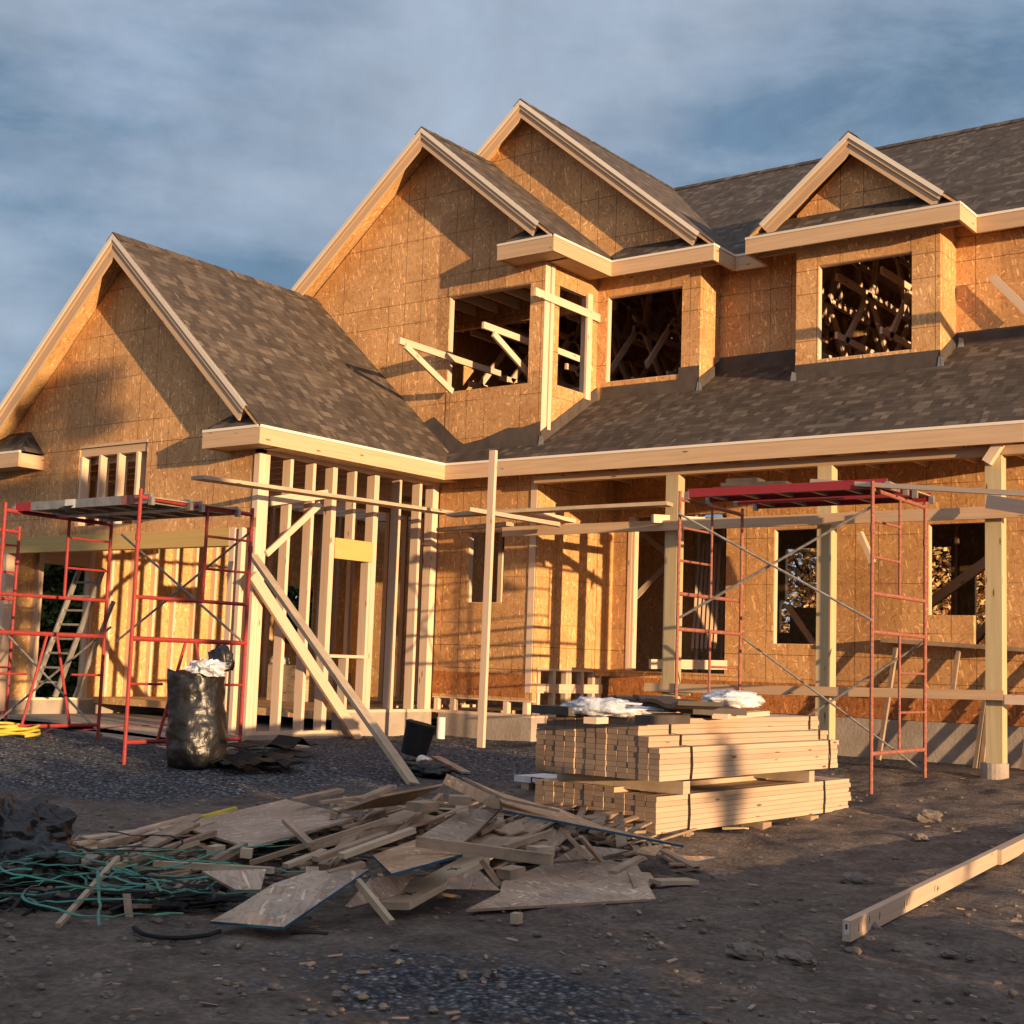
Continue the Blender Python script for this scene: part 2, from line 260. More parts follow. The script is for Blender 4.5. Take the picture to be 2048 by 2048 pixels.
# ---------------- mesh helpers ----------------
V=Vector
class MB:
    def __init__(s): s.v=[];s.f=[];s.u=[];s.m=[]; s.mi=0
    def face(s,pts,uvs=None):
        n=len(s.v); s.v+= [V(p) for p in pts]; s.f.append(tuple(range(n,n+len(pts))))
        if uvs is None:
            p0=V(pts[0]); a=(V(pts[1])-p0); a.normalize(); nn=a.cross(V(pts[-1])-p0)
            if nn.length<1e-9: nn=V((0,0,1))
            nn.normalize(); b=nn.cross(a); uvs=[((V(p)-p0).dot(a),(V(p)-p0).dot(b)) for p in pts]
        s.u.append(uvs); s.m.append(s.mi)
    def solid(s,P,faces,uvf=None):
        """shared-vertex island"""
        n=len(s.v); s.v+=[V(p) for p in P]
        for f in faces:
            s.f.append(tuple(n+i for i in f)); s.m.append(s.mi)
            s.u.append([uvf(i,f) for i in f] if uvf else [(0,0)]*len(f))
    def bar(s,p0,p1,w,t,up=(0,0,1)):
        """w across (horizontal for a level board), t along up"""
        p0=V(p0);p1=V(p1); d=p1-p0; Ln=d.length; d.normalize(); up=V(up)
        if abs(d.dot(up))>.98: up=V((0,1,0)) if abs(d.y)<.9 else V((1,0,0))
        sd=d.cross(up).normalized(); u2=sd.cross(d).normalized()
        P=[]
        for e,c in ((0,p0),(1,p1)):
            for a,b in ((-1,-1),(1,-1),(1,1),(-1,1)): P.append(c+sd*(a*w/2)+u2*(b*t/2))
        o=random.random()*40; q=random.random()*40
        per=[0,w,w+t,2*w+t,2*(w+t)]
        n=len(s.v); s.v+=P
        for i in range(4):
            j=(i+1)%4; s.f.append((n+i,n+4+i,n+4+j,n+j)); s.m.append(s.mi)
            s.u.append([(o,q+per[i]),(o+Ln,q+per[i]),(o+Ln,q+per[i+1]),(o,q+per[i+1])])
        for f in ((0,1,2,3),(7,6,5,4)):
            s.f.append(tuple(n+i for i in f)); s.m.append(s.mi); s.u.append([(o,q),(o+.03,q),(o+.03,q+t),(o,q+t)])
        return s
    def box(s,x0,x1,y0,y1,z0,z1):
        dx,dy,dz=x1-x0,y1-y0,z1-z0
        if dz>=dx and dz>=dy: s.bar(((x0+x1)/2,(y0+y1)/2,z0),((x0+x1)/2,(y0+y1)/2,z1),dx,dy,(0,1,0))
        elif dx>=dy: s.bar((x0,(y0+y1)/2,(z0+z1)/2),(x1,(y0+y1)/2,(z0+z1)/2),dy,dz)
        else: s.bar(((x0+x1)/2,y0,(z0+z1)/2),((x0+x1)/2,y1,(z0+z1)/2),dx,dz)
        return s
    def prism(s,poly,tv,ua=None,va=None,side=None):
        poly=[V(p) for p in poly]; tv=V(tv); n=len(poly)
        if ua is None:
            ua=(poly[1]-poly[0]).normalized(); nn=tv.normalized(); va=nn.cross(ua)
        ua=V(ua);va=V(va); uv=lambda p:(p.dot(ua),p.dot(va))
        k=len(s.v); s.v+=poly+[p+tv for p in poly]
        allp=poly+[p+tv for p in poly]
        s.f.append(tuple(k+i for i in reversed(range(n)))); s.m.append(s.mi); s.u.append([uv(poly[i]) for i in reversed(range(n))])
        s.f.append(tuple(k+n+i for i in range(n))); s.m.append(s.mi); s.u.append([uv(poly[i]) for i in range(n)])
        for i in range(n):
            j=(i+1)%n; s.f.append((k+i,k+j,k+n+j,k+n+i)); s.m.append(s.mi if side is None else side)
            s.u.append([uv(allp[i]),uv(allp[j]),(uv(allp[j])[0],uv(allp[j])[1]+.02),(uv(allp[i])[0],uv(allp[i])[1]+.02)])
        return s
    def tube(s,pts,r,n=8,cap=True,closed=False):
        pts=[V(p) for p in pts]; k=len(s.v); rr=r if isinstance(r,(list,tuple)) else [r]*len(pts); ref=V((0.13,.21,.97))
        for i,p in enumerate(pts):
            a=pts[max(i-1,0)];b=pts[min(i+1,len(pts)-1)]; d=(b-a).normalized()
            if abs(d.dot(ref))>.95: ref=V((1,.1,0))
            x=d.cross(ref).normalized(); y=d.cross(x)
            for j in range(n): an=2*math.pi*j/n; s.v.append(p+(x*math.cos(an)+y*math.sin(an))*rr[i])
        for i in range(len(pts)-1):
            for j in range(n):
                a=k+i*n+j;b=k+i*n+(j+1)%n
                s.f.append((a,b,b+n,a+n)); s.m.append(s.mi); s.u.append([(i*.1,j*.1)]*4)
        if cap:
            s.f.append(tuple(k+j for j in reversed(range(n)))); s.m.append(s.mi); s.u.append([(0,0)]*n)
            q=k+(len(pts)-1)*n; s.f.append(tuple(q+j for j in range(n))); s.m.append(s.mi); s.u.append([(0,0)]*n)
        return s
def wloc(o):
    l=V((0,0,0))
    while o: l+=V(o.location); o=o.parent
    return l
def obj(name,mb,mats,parent=None,smooth=False,loc=None):
    if not isinstance(mats,(list,tuple)): mats=[mats]
    me=bpy.data.meshes.new(name); base=wloc(parent)
    if loc is None:
        if parent: loc=base
        else:
            xs=[p.x for p in mb.v];ys=[p.y for p in mb.v];zs=[p.z for p in mb.v]
            loc=V(((min(xs)+max(xs))/2,(min(ys)+max(ys))/2,min(zs)))
    loc=V(loc)
    me.from_pydata([tuple(p-loc) for p in mb.v],[],mb.f)
    uvl=me.uv_layers.new(name='UVMap'); flat=[c for f in mb.u for uv in f for c in uv]; uvl.data.foreach_set('uv',flat)
    for mm in mats: me.materials.append(M[mm])
    me.polygons.foreach_set('material_index',mb.m)
    if smooth: me.polygons.foreach_set('use_smooth',[True]*len(me.polygons))
    me.update()
    o=bpy.data.objects.new(name,me); COL.objects.link(o); o.location=loc-base
    if parent: o.parent=parent
    return o
def tag(o,label,cat,group=None,kind=None):
    if label: o['label']=label
    if cat: o['category']=cat
    if group: o['group']=group
    if kind: o['kind']=kind
    return o
def thing(name,loc,label,cat,group=None):
    o=bpy.data.objects.new(name,None); COL.objects.link(o); o.location=loc; o.empty_display_size=.2
    return tag(o,label,cat,group)
# ---------------- ground ----------------
def gat(u,v):
    z=-.1
    for _ in range(12):
        p=at(u,v,z=z); z=z*.4+gz(p.x,p.y)*.6
    return p
def sm(t): t=max(0,min(1,t)); return t*t*(3-2*t)
def gz(x,y):
    d=x*FW.x+y*FW.y
    z=-.30+.29*sm((d-8.8)/6.5)
    z+=.10*math.exp(-((x+14.5)**2/6+(y-8.6)**2/1.2))      # gravel bank in front of the slab
    z+=.05*(noise.noise(V((x*.45,y*.45,0)))) if d<15 else 0
    return z
def axis(a,b,st,far):
    c=list(np.arange(a,b,st)); s=st; q=b
    while q<far: c.append(q); s*=1.35; q+=s
    c.append(far); s=st; q=a-st; l=[]
    while q>-far: l.append(q); s*=1.35; q-=s
    l.append(-far); return np.array(sorted(l)+c)
xs=axis(-16,1.5,.055,600.); ys=axis(2.2,15.,.055,600.)
X,Y=np.meshgrid(xs,ys)
verts=np.zeros((X.size,3)); verts[:,0]=X.ravel(); verts[:,1]=Y.ravel()
grav=np.zeros(X.size)
for i in range(X.size):
    x,y=verts[i,0],verts[i,1]
    z=gz(x,y)
    if -16.2<x<1.6 and 2.1<y<15.1:
        d=x*FW.x+y*FW.y
        a=.018 if d>9.5 and x<-8 else .03
        z+=a*noise.fractal(V((x*2.4,y*2.4,3.)),1.,2.1,5)+.010*max(0,noise.noise(V((x*9,y*9,1.))))
    verts[i,2]=z
    e=(x+4.1)**2/1.6+(y-4.3)**2/.22
    g1=1.0 if (x<-6.0 and y>6.6 and x*.55+y<4.6) or (x<-8 and y>7.6 and y<12) else 0
    s_=-x*.8-2.2+ (y-8)*.35
    grav[i]=sm((s_-3.5)/2.5)*sm((y-6.2)/1.3)*.85+ .75*math.exp(-(((x+3.5)/1.15)**2+((y-4.5)/.8)**2))
me=bpy.data.meshes.new('ground'); nx=len(xs);ny=len(ys)
idx=np.arange(nx*ny).reshape(ny,nx); fa=np.stack([idx[:-1,:-1],idx[:-1,1:],idx[1:,1:],idx[1:,:-1]],-1).reshape(-1,4)
me.vertices.add(nx*ny); me.vertices.foreach_set('co',verts.ravel()); me.loops.add(fa.size); me.loops.foreach_set('vertex_index',fa.ravel())
me.polygons.add(len(fa)); me.polygons.foreach_set('loop_start',np.arange(0,fa.size,4)); me.update(calc_edges=True)
me.polygons.foreach_set('use_smooth',[True]*len(fa))
atr=me.attributes.new('gravel','FLOAT','POINT'); atr.data.foreach_set('value',grav)
me.materials.append(M['ground']); go=bpy.data.objects.new('ground',me); COL.objects.link(go); go['kind']='structure'
# concrete apron in front of the left wing
mb=MB(); pts=[at(*p,z=-.01) for p in ((-60,1420),(60,1440),(186,1470),(290,1492),(350,1503),(395,1512),(470,1500),(505,1490))]
poly=[(p.x,p.y,.012) for p in pts]+[(-12.3,11.30,.012),(-19,11.30,.012)]
mb.prism(list(reversed(poly)),(0,0,-.25)); obj('concrete_apron',mb,'conc')['kind']='structure'
# ---------------- the house ----------------
H=thing('unfinished_house',(-10,15,0),'two storey house under construction with bare strand board walls and brown shingle roofs','house')
def wallY(y,t,xs,zs,holes,name='sheathed_wall',mat='osb',extra=None,parent=H):
    """wall in a plane y=const (front face y, thickness t back), rectangular holes (x0,x1,z0,z1)"""
    mb=MB(); gx=sorted(set(list(xs)+[h[0] for h in holes]+[h[1] for h in holes])); gzs=sorted(set(list(zs)+[h[2] for h in holes]+[h[3] for h in holes]))
    gx=[g for g in gx if xs[0]-1e-6<=g<=xs[-1]+1e-6]; gzs=[g for g in gzs if zs[0]-1e-6<=g<=zs[-1]+1e-6]
    def solid(i,j):
        if i<0 or j<0 or i>=len(gx)-1 or j>=len(gzs)-1: return False
        cx=(gx[i]+gx[i+1])/2;cz=(gzs[j]+gzs[j+1])/2
        return not any(h[0]<cx<h[1] and h[2]<cz<h[3] for h in holes)
    for i in range(len(gx)-1):
        for j in range(len(gzs)-1):
            if not solid(i,j): continue
            a,b,c,d=gx[i],gx[i+1],gzs[j],gzs[j+1]
            mb.face([(a,y,c),(b,y,c),(b,y,d),(a,y,d)]); mb.face([(a,y+t,c),(a,y+t,d),(b,y+t,d),(b,y+t,c)])
            if not solid(i-1,j): mb.face([(a,y,c),(a,y,d),(a,y+t,d),(a,y+t,c)])
            if not solid(i+1,j): mb.face([(b,y,c),(b,y+t,c),(b,y+t,d),(b,y,d)])
            if not solid(i,j-1): mb.face([(a,y,c),(a,y+t,c),(b,y+t,c),(b,y,c)])
            if not solid(i,j+1): mb.face([(a,y,d),(b,y,d),(b,y+t,d),(a,y+t,d)])
    if extra: 
        for e in extra: mb.prism([(p[0],y,p[1]) for p in e],(0,t,0),(1,0,0),(0,0,1))
    return obj(name,mb,mat,parent)
def wallX(x,t,ys_,zs,holes,name='sheathed_wall',mat='osb',parent=H):
    """wall in plane x=const, face x, thickness towards -x"""
    o=wallY(0,t,ys_,zs,holes,name,mat,parent=parent); base=wloc(parent)
    for v in o.data.vertices:
        w=v.co+base; v.co=V((x-w.y,w.x,w.z))-base
    o.data.flip_normals(); return o
def frame(wall,h,plane,c,t=.087,th=.007,proud=-.012,sides='lrtb',mat='wood'):
    """rough opening lined with lumber"""
    a,b,z0,z1=h; mb=MB(); c0=c-proud
    def bx(p0,p1,q0,q1):
        if plane=='y': mb.box(p0,p1,c0,c0+t,q0,q1)
        else: mb.box(c+proud-t,c+proud,p0,p1,q0,q1)
    if 'l' in sides: bx(a,a+th,z0,z1)
    if 'r' in sides: bx(b-th,b,z0,z1)
    if 't' in sides: bx(a+th,b-th,z1-th,z1)
    if 'b' in sides: bx(a+th,b-th,z0,z0+th)
    return obj('window_frame',mb,mat,wall)
ZL=3.645; SL=.921; XR=-14.84; ZR=6.40; XE=-11.85; XW=-17.83; YF=11.37
# left wing gable wall
lw=(-15.77,-14.36,2.60,3.67)
gw=wallY(YF,.10,(-17.8,-12.25),(2.50,3.5),[(lw[0],lw[1],2.6,3.5)],'gable_wall',
  extra=[[(-17.8,3.5),(lw[0],3.5),(lw[0],3.67),(lw[1],3.67),(lw[1],3.5),(-12.25,3.5),(-12.25,3.93),(XR,ZR-.09),(-17.8,3.56)]])
fr=MB(); fr.box(lw[0],lw[1],YF-.008,YF+.08,3.67,3.71); fr.box(lw[0],lw[1],YF+.02,YF+.1,3.56,3.668)
obj('header',fr,'wood2',gw)
for x in (-15.73,-15.33,-14.95,-14.56):
    mb=MB(); mb.box(x-.022,x+.022,YF+.005,YF+.145,2.6,3.56); obj('stud',mb,'wood',gw)
mb=MB(); mb.box(-17.3,-12.66,YF-.055,YF+.085,2.285,2.498); obj('porch_beam',mb,'lvl',H)
mb=MB(); mb.box(-17.43,-12.25,YF-.012,YF-.002,2.50,2.62); obj('trim_board',mb,'osb',H)
for x0,x1 in ((-17.43,-17.3),(-17.29,-17.2),(-12.66,-12.57),(-12.50,-12.44)):
    mb=MB(); mb.box(x0,x1,YF-.05,YF+.09,.05,2.283 if x0>-17.3 and x1<-12.6 else 2.5); obj('jack_stud',mb,'wood',H)
# west wall of the wing (sunlit from inside)
dy=[at(u,1290,x=-17.40).y for u in (70,163)]; dz=at(120,1130,x=-17.40).z
wh=(dy[0],dy[1],.28,dz); wy2=[at(u,1200,x=-17.40).y for u in (560,600)]
ww=wallX(-17.42,.02,(9.4*0+11.47,19.),(.24,3.6),[wh,(wy2[0],wy2[1]+.35,1.2,2.2)],'west_wall','osbin')
y=11.6
while y<18.9:
    if not (wh[0]-.02<y<wh[1]+.02) and not (wy2[0]<y<wy2[1]+.3):
        mb=MB(); mb.box(-17.415,-17.325,y-.022,y+.022,.28,3.5); obj('stud',mb,'wood',ww)
    y+=.406
for yy in (wh[0]-.06,wh[0]-.015,wh[1]+.02,wh[1]+.065):
    mb=MB(); mb.box(-17.413,-17.32,yy-.02,yy+.02,.28,3.5); obj('stud',mb,'wood',ww)
mb=MB(); mb.box(-17.413,-17.33,wh[0]-.08,wh[1]+.09,wh[3]+.005,wh[3]+.25); obj('header',mb,'wood2',ww)
for a,b in ((3.5,3.58),(.242,.279)):
    mb=MB(); mb.box(-17.42,-17.33,11.47,19,a,b); obj('wall_plate',mb,'wood',ww)
mb=MB(); mb.box(-17.5,-17.31,11.3,19,-.1,.24); obj('foundation_wall',mb,'conc',H)
mb=MB(); mb.box(-17.6,-12.3,11.303,19,-.1,.05); obj('floor_slab',mb,'conc',H)
# stud wall right side of the wing
XS=-12.25
sy=[(YF+.02,.14),(11.90,.055),(12.29,.055),(12.66,.09),(13.04,.05),(13.375,.05),(13.45,.10),(13.92,.055),(14.34,.055),(14.66,.13)]
swb=MB(); swb.box(XS-.089,XS,11.37,14.75,3.40,3.478)
sw=obj('stud_wall',swb,'wood',H)
for a,b,c in ((11.37,12.93,.05),(12.93,14.75,.30)):
    mb=MB(); mb.box(XS-.089,XS,a,b,c,c+.038); obj('sill_plate',mb,'wood',sw)
for i,(y,w) in enumerate(sy):
    z0=.089 if y<12.9 else .339
    if i==0:
        for a,b in ((YF-.012,YF+.045),(YF+.047,YF+.09),(YF+.092,YF+.16)):
            mb=MB(); mb.box(XS-.089,XS+.002,a,b,z0,3.399); obj('stud',mb,'wood',sw)
        continue
    if i==4: segs=[(z0,.99),(2.505,3.399)]
    elif i==5: segs=[(z0,2.235)]
    else: segs=[(z0,3.399)]
    for a,b in segs:
        mb=MB(); mb.box(XS-.135,XS,y-w/2*.92,y+w/2*.92,a,b); obj('stud',mb,'wood',sw)
mb=MB(); mb.box(XS-.10,XS+.012,12.705,13.41,2.24,2.50); obj('header',mb,'lvl',sw)
mb=MB(); mb.box(XS-.136,XS+.006,12.705,13.40,.992,1.03); obj('window_sill',mb,'wood',sw)
mb=MB(); mb.box(XS-.12,XS,12.93,14.75,-.1,.299); mb.box(XS-.12,XS,11.25,12.93,-.15,.049); obj('foundation_wall',mb,'conc',H)
mb=MB(); mb.box(-17.3,-12.38,13.0,19,.20,.298); obj('floor_deck',mb,'osbin',H)
# interior partitions and joists of the wing
for (px_,ya,yb) in ((-14.7,15.6,18.8),(-13.4,15.2,18.9)):
    y=ya
    pb=MB(); pb.box(px_-.04,px_+.04,ya,yb,.30,.34); pw=obj('partition',pb,'wood',H); pb=MB(); pb.box(px_-.04,px_+.04,ya,yb,3.3,3.38); obj('top_plate',pb,'wood',pw)
    while y<yb:
        if not (px_<-14 and 14.0<y<14.9):
            mb=MB(); mb.box(px_-.04,px_+.04,y-.02,y+.02,.34,3.3); obj('stud',mb,'wood',pw)
        y+=.42
bwl=wallY(19.0,.02,(-17.4,-10.6),(.3,3.5),[(-16.2,-15.0,1.2,2.6),(-14.4,-13.6,.4,2.5)],'back_wall','osbin')
y=11.6
while y<18.9:
    mb=MB(); mb.bar((-17.4,y,3.54),(-12.3,y,3.54),.038,.11); obj('ceiling_joist',mb,'wood',H); y+=.42
# bay wall
YB=14.75; XC=-10.57
bh=(-11.71,-11.10,1.79,2.75)
bw=wallY(YB,.09,(-12.25,XC),(.52,3.62),[bh]); frame(bw,bh,'y',YB,mat='wood',sides='lrtb')
mb=MB(); mb.box(-12.249,XC-.10,YB-.012,YB-.001,.56,.86); obj('rim_board',mb,'osbrim',H)
mb=MB(); mb.box(XC-.11,XC-.012,YB-.016,YB-.002,.62,3.42); obj('corner_stud',mb,'wood',bw)
mb=MB(); mb.box(-12.24,XC,YB,YB+.09,.30,.338); mb.box(-12.24,XC,YB-.008,YB+.09,.50,.519)
for x in (-12.18,-11.9,-11.42,-11.0,-10.68): mb.box(x-.035,x+.035,YB+.002,YB+.088,.339,.499)
obj('cripple_wall',mb,'wood',H)
# bay side wall
bs=wallX(XC,.02,(YB+.091,16.6),(.95,3.62),[])
mb=MB()
mb.box(XC-.089,XC+.002,YB+.1,16.4,.30,.338); mb.box(XC-.089,XC+.004,YB+.1,16.42,.62,.74); mb.box(XC-.089,XC,YB+.1,16.4,.91,.948)
for y in (14.9,15.25,15.55,15.62,15.92,16.2,16.36): mb.box(XC-.08,XC,y-.03,y+.03,.339,.619); mb.box(XC-.08,XC,y-.03,y+.03,.741,.909)
obj('cripple_wall',mb,'wood',H)
mb=MB(); mb.box(XC+.003,XC+.012,16.2,16.6,.86,3.3); obj('trim_board',mb,'osb',H)
mb=MB(); mb.box(-12.13,XC,YB,YB+.2,-.2,.299); mb.box(XC-.2,XC-.001,YB+.2,16.6,-.2,.298); obj('foundation_wall',mb,'conc',H)
# main lower wall
YM=16.6
door=(-10.25,-8.77,.95,3.10); wl=(-8.07,-7.47,1.36,2.86); wr=(-6.01,-5.2,1.75,2.86); wr2=(-5.46,-5.2,1.35,1.75)
mw=wallY(YM,.09,(XC-.02,3.),(.86,3.9),[door,wl,wr,wr2])
for h in (wl,wr): frame(mw,h,'y',YM,sides='lr' if h is wr else 'lrtb',mat='wood')
mb=MB(); mb.box(door[0],door[0]+.045,YM-.004,YM+.1,.95,3.1); mb.box(door[0]-.06,door[0],YM-.01,YM-.002,.95,3.1); obj('door_jamb',mb,'wood',mw)
mb=MB(); mb.box(XC,3,YM-.03,YM+.05,.47,.62); mb.box(XC,3,YM-.012,YM+.05,.622,.858); obj('rim_board',mb,'osbrim',H)
mb=MB(); mb.box(XC,3,YM-.06,YM+.2,-.4,.465); obj('foundation_wall',mb,'conc',H)
mb=MB(); mb.box(-10.5,3,YM+.09,24.,.80,.90); obj('floor_deck',mb,'osbin',H)
def rearh(u0,u1,v0,v1,y=24.):
    a=at(u0,v1,y=y);b=at(u1,v0,y=y); return (a.x,b.x,a.z,b.z)
rh1=rearh(1570,1655,1095,1215); rh1b=rearh(1558,1580,1200,1265); rh2=rearh(1855,1902,1092,1232); rh3=rearh(1950,1984,1140,1290)
wallX(3.,.09,(YM+.1,23.99),(.9,3.9),[],'end_wall','osbin')
mb=MB(); mb.box(-10.4,3.,YM+.1,24.,3.92,3.98); obj('ceiling_deck',mb,'osbin',H)
rw=wallY(24.,.1,(-20,3),(.9,3.9),[rh1,rh1b,rh2,rh3],'back_wall','osbin')
for (py,xa,xb,sp) in ((18.6,-10.3,-6.8,.42),(20.2,-13,-3,.61)):
    pb=MB(); pb.box(xa,xb,py,py+.09,.9,.94); pw=obj('partition',pb,'wood',H); pb=MB(); pb.box(xa,xb,py,py+.09,3.4,3.48); obj('top_plate',pb,'wood',pw); x=xa
    while x<xb:
        pp=V((x,py,2.)); dd=pp-CAM; u=1024+F*dd.dot(RT)/dd.dot(FW)
        if not any(a-4<u<b+4 for a,b in ((1572,1640),(1857,1900),(1952,1984))):
            mb=MB(); mb.box(x-.02,x+.02,py,py+.09,.94,3.4); obj('stud',mb,'wood',pw)
        x+=sp
# interior diagonal wall braces
def brace(p0,p1,w=.038,t=.089,parent=H,mat='wood',name='brace_board',up=(0,0,1)):
    mb=MB(); mb.bar(p0,p1,w,t,up); return obj(name,mb,mat,parent)
brace(at(1275,1060,y=18.5),at(1345,1115,y=18.5)); brace(at(1265,1200,y=18.4),at(1345,1120,y=18.4))
for k in range(6): brace(at(1385+9*k,1300,y=17.6+.05*k),at(1400+8*k,1090,y=18.5))
brace(at(1855,1210,y=18.),at(1985,1115,y=17.4),t=.14); brace(at(1950,1280,y=18.),at(1985,1240,y=17.4),t=.14)
brace(at(1575,1210,y=18.3),at(1630,1290,y=18.3))
# upper floor
ZU=6.57; ROOF=.62
mwn=(-12.21,-10.80,4.73,6.09)
XM=-12.53; ZM=8.50; SM=.818
mgw=wallY(YB,.09,(-16.2,XC),(3.625,6.2),[mwn],'gable_wall',extra=[[(-16.2,6.2),(XC,6.2),(XC,6.86-.02),(XM,ZM-.09),(-16.2,5.5+.0)]] if False else [[(-15.2,6.2),(XC,6.2),(XC,6.86-.04),(XM,ZM-.09)]])
frame(mgw,mwn,'y',YB,sides='lt',mat='wood')
mb=MB(); mb.box(-12.20,XC-.005,YB-.009,YB-.001,4.05,4.728); obj('sill_panel',mb,'osb',mgw)
mb=MB(); mb.box(mwn[1],XC-.002,YB-.008,YB-.001,4.73,6.36); mb.box(mwn[0]-.02,mwn[1],YB-.009,YB-.001,6.09,6.25); obj('sheathing_strip',mb,'osb',mgw)
YD=16.05
sh=(15.10,15.79,4.74,6.13)
ms=wallX(XC-.001,.09,(YB+.091,YD-.001),(3.625,6.5),[sh]); frame(ms,sh,'x',XC,sides='lrtb',mat='wood')
mb=MB(); mb.box(XC+.0015,XC+.010,YB-.008,YB+.11,4.05,6.36); mb.box(XC+.0015,XC+.02,YB+.125,YB+.20,4.1,6.35); mb.box(XC+.002,XC+.04,15.74,15.86,4.66,6.16); obj('corner_stud',mb,'wood',ms)
# boards nailed across the side opening
brace(at(1070,583,x=XC+.03),at(1199,637,x=XC+.03),.03,.11); brace(at(1096,694,x=XC-.05),at(1158,718,x=XC-.05),.03,.085)
# dormer walls
d1=(-10.41,-9.21,4.94,6.16)
w1=wallY(YD,.09,(XC-.09,-8.93),(4.2,6.62),[d1]); frame(w1,d1,'y',YD,sides='ltb',mat='wood')
w1s=wallX(-8.931,.09,(YD+.091,YM),(4.3,6.6),[])
d2=(-7.24,-6.02,4.93,6.15)
w2=wallY(YD,.09,(-7.54,-5.67),(4.2,6.62),[d2],extra=[[(-7.54,6.6),(-5.67,6.6),(-5.67,6.86),(-6.72,7.58),(-7.54,6.86)]]); frame(w2,d2,'y',YD,sides='ltb',mat='wood')
w2s=wallX(-5.671,.09,(YD+.091,YM),(4.3,6.6),[])
w2l=wallX(-7.445,.09,(YD+.091,YM),(4.3,6.6),[])
um=wallY(YM,.09,(-8.93,-7.5),(4.4,6.7),[]); um2=wallY(YM,.09,(-5.70,3.),(4.4,6.7),[(-4.1,2.,4.8,6.69)])  # opening at the right, out of view, added to let sun into the attic
# big rear gable wall
XB=-11.85; ZB=9.26; SB=.82
bgw=wallY(YD,.09,(-15,XC-.1),(6.0,6.6),[],'gable_wall',extra=[[(-15.1,6.621),(-8.7,6.621),(XB,ZB-.09)]])
# flashing strips (felt and metal) at the wall feet
def foot(y): return ZL+ROOF*(y-14.35)
fl=MB(); fl.box(-10.46,-8.925,YD-.012,YD-.002,foot(YD)-.05,foot(YD)+.17); fl.box(-9.24,-8.925,YD-.014,YD-.003,foot(YD)+.17,foot(YD)+.33)
obj('flashing',fl,'felt',w1)
fl=MB(); fl.box(-7.545,-5.665,YD-.012,YD-.002,foot(YD)-.05,foot(YD)+.19); obj('flashing',fl,'felt',w2)
fl=MB(); fl.box(-8.92,-7.55,YM-.012,YM-.002,foot(YM)-.1,foot(YM)+.20); fl.box(-7.75,-7.55,YM-.014,YM-.003,foot(YM)+.2,foot(YM)+.27); obj('flashing',fl,'felt',um)
fl=MB(); fl.box(-5.66,3,YM-.012,YM-.002,foot(YM)-.1,foot(YM)+.17); obj('flashing',fl,'felt',um2)
fl=MB()
for i in range(3): fl.prism([(XC+.013,YB-.01+.44*i,foot(YB+.44*i)-.03),(XC+.013,YB-.01+.44*(i+1)-.004,foot(YB+.44*(i+1))-.03),(XC+.013,YB-.01+.44*(i+1)-.004,foot(YB+.44*(i+1))+.17),(XC+.013,YB-.01+.44*i,foot(YB+.44*i)+.17)],(.006,0,0))
obj('flashing',fl,'felt',ms)
for x in (-8.93,-5.67): fl=MB(); fl.prism([(x+.003,YD-.02,foot(YD)-.05),(x+.003,YM,foot(YM)-.05),(x+.003,YM,foot(YM)+.16),(x+.003,YD-.02,foot(YD)+.16)],(.006,0,0)); obj('flashing',fl,'felt',ms)
fl=MB(); a=-12.35
pts=[(-12.62,4.33),(-12.40,4.42),(-12.15,4.22),(-11.98,4.08),(-11.85,4.0),(-11.5,4.05),(-11.1,4.17),(-10.85,4.16),(-10.565,4.22),(-10.565,3.80),(-11.9,3.80),(-12.2,3.85)]
fl.prism([(p[0],YB-.022,p[1]-.03) for p in pts],(0,.008,0)); obj('flashing',fl,'felt',mgw)
for (x,y) in ((XC+.03,YB-.03),(-8.92,YD-.02),(-7.56,YD-.02),(-5.66,YD-.02),(XC+.03,YD-.03),(-5.60,YM-.03)):
    tb=MB(); tb.prism([(x-.04,y,foot(y)),(x+.04,y,foot(y)),(x+.03,y,foot(y)+.10),(x-.02,y,foot(y)+.12)],(0,.006,0)); obj('metal_flashing',tb,'alu',ms)
# ---- roofs ----
def slope(poly,ua,va,name='roof',parent=H,under=True):
    poly=[V(p) for p in poly]; nn=(poly[1]-poly[0]).cross(poly[2]-poly[1]).normalized()
    if nn.z<0: nn=-nn
    mb=MB(); mb.prism([p-nn*.02 for p in poly],nn*.02,ua,va); o=obj(name,mb,'shingle',parent)
    if under:
        c=sum(poly,V())/len(poly); mb=MB(); mb.prism([p-nn*.05 for p in poly],nn*.028,ua,va); obj('roof_deck',mb,'osbin',o)
    return o
def gable_roof(xr,zr,sl,xe_r,xe_l,y0,y1,caps=True):
    out=[]
    for sg,xe in ((1,xe_r),(-1,xe_l)):
        if xe is None: continue
        ze=zr-sl*abs(xe-xr); poly=[(xr,y0,zr),(xe,y0,ze),(xe,y1,ze),(xr,y1,zr)]
        k=math.hypot(1,sl); va=V((-sg/k,0,sl/k)); out.append(slope(poly,(0,1,0),va))
    if caps:
        mb=MB(); n=int((y1-y0)/.28)
        for i in range(n):
            a=y0+(y1-y0)*i/n; b=a+(y1-y0)/n+.03
            for sg in (1,-1): mb.prism([(xr,a,zr+.012),(xr+sg*.12,a,zr-.12*sl+.012),(xr+sg*.12,b,zr-.12*sl+.004),(xr,b,zr+.004)],(0,0,.012),(0,1,0),(1,0,0))
        obj('ridge_cap',mb,'shingle',out[0])
    return out
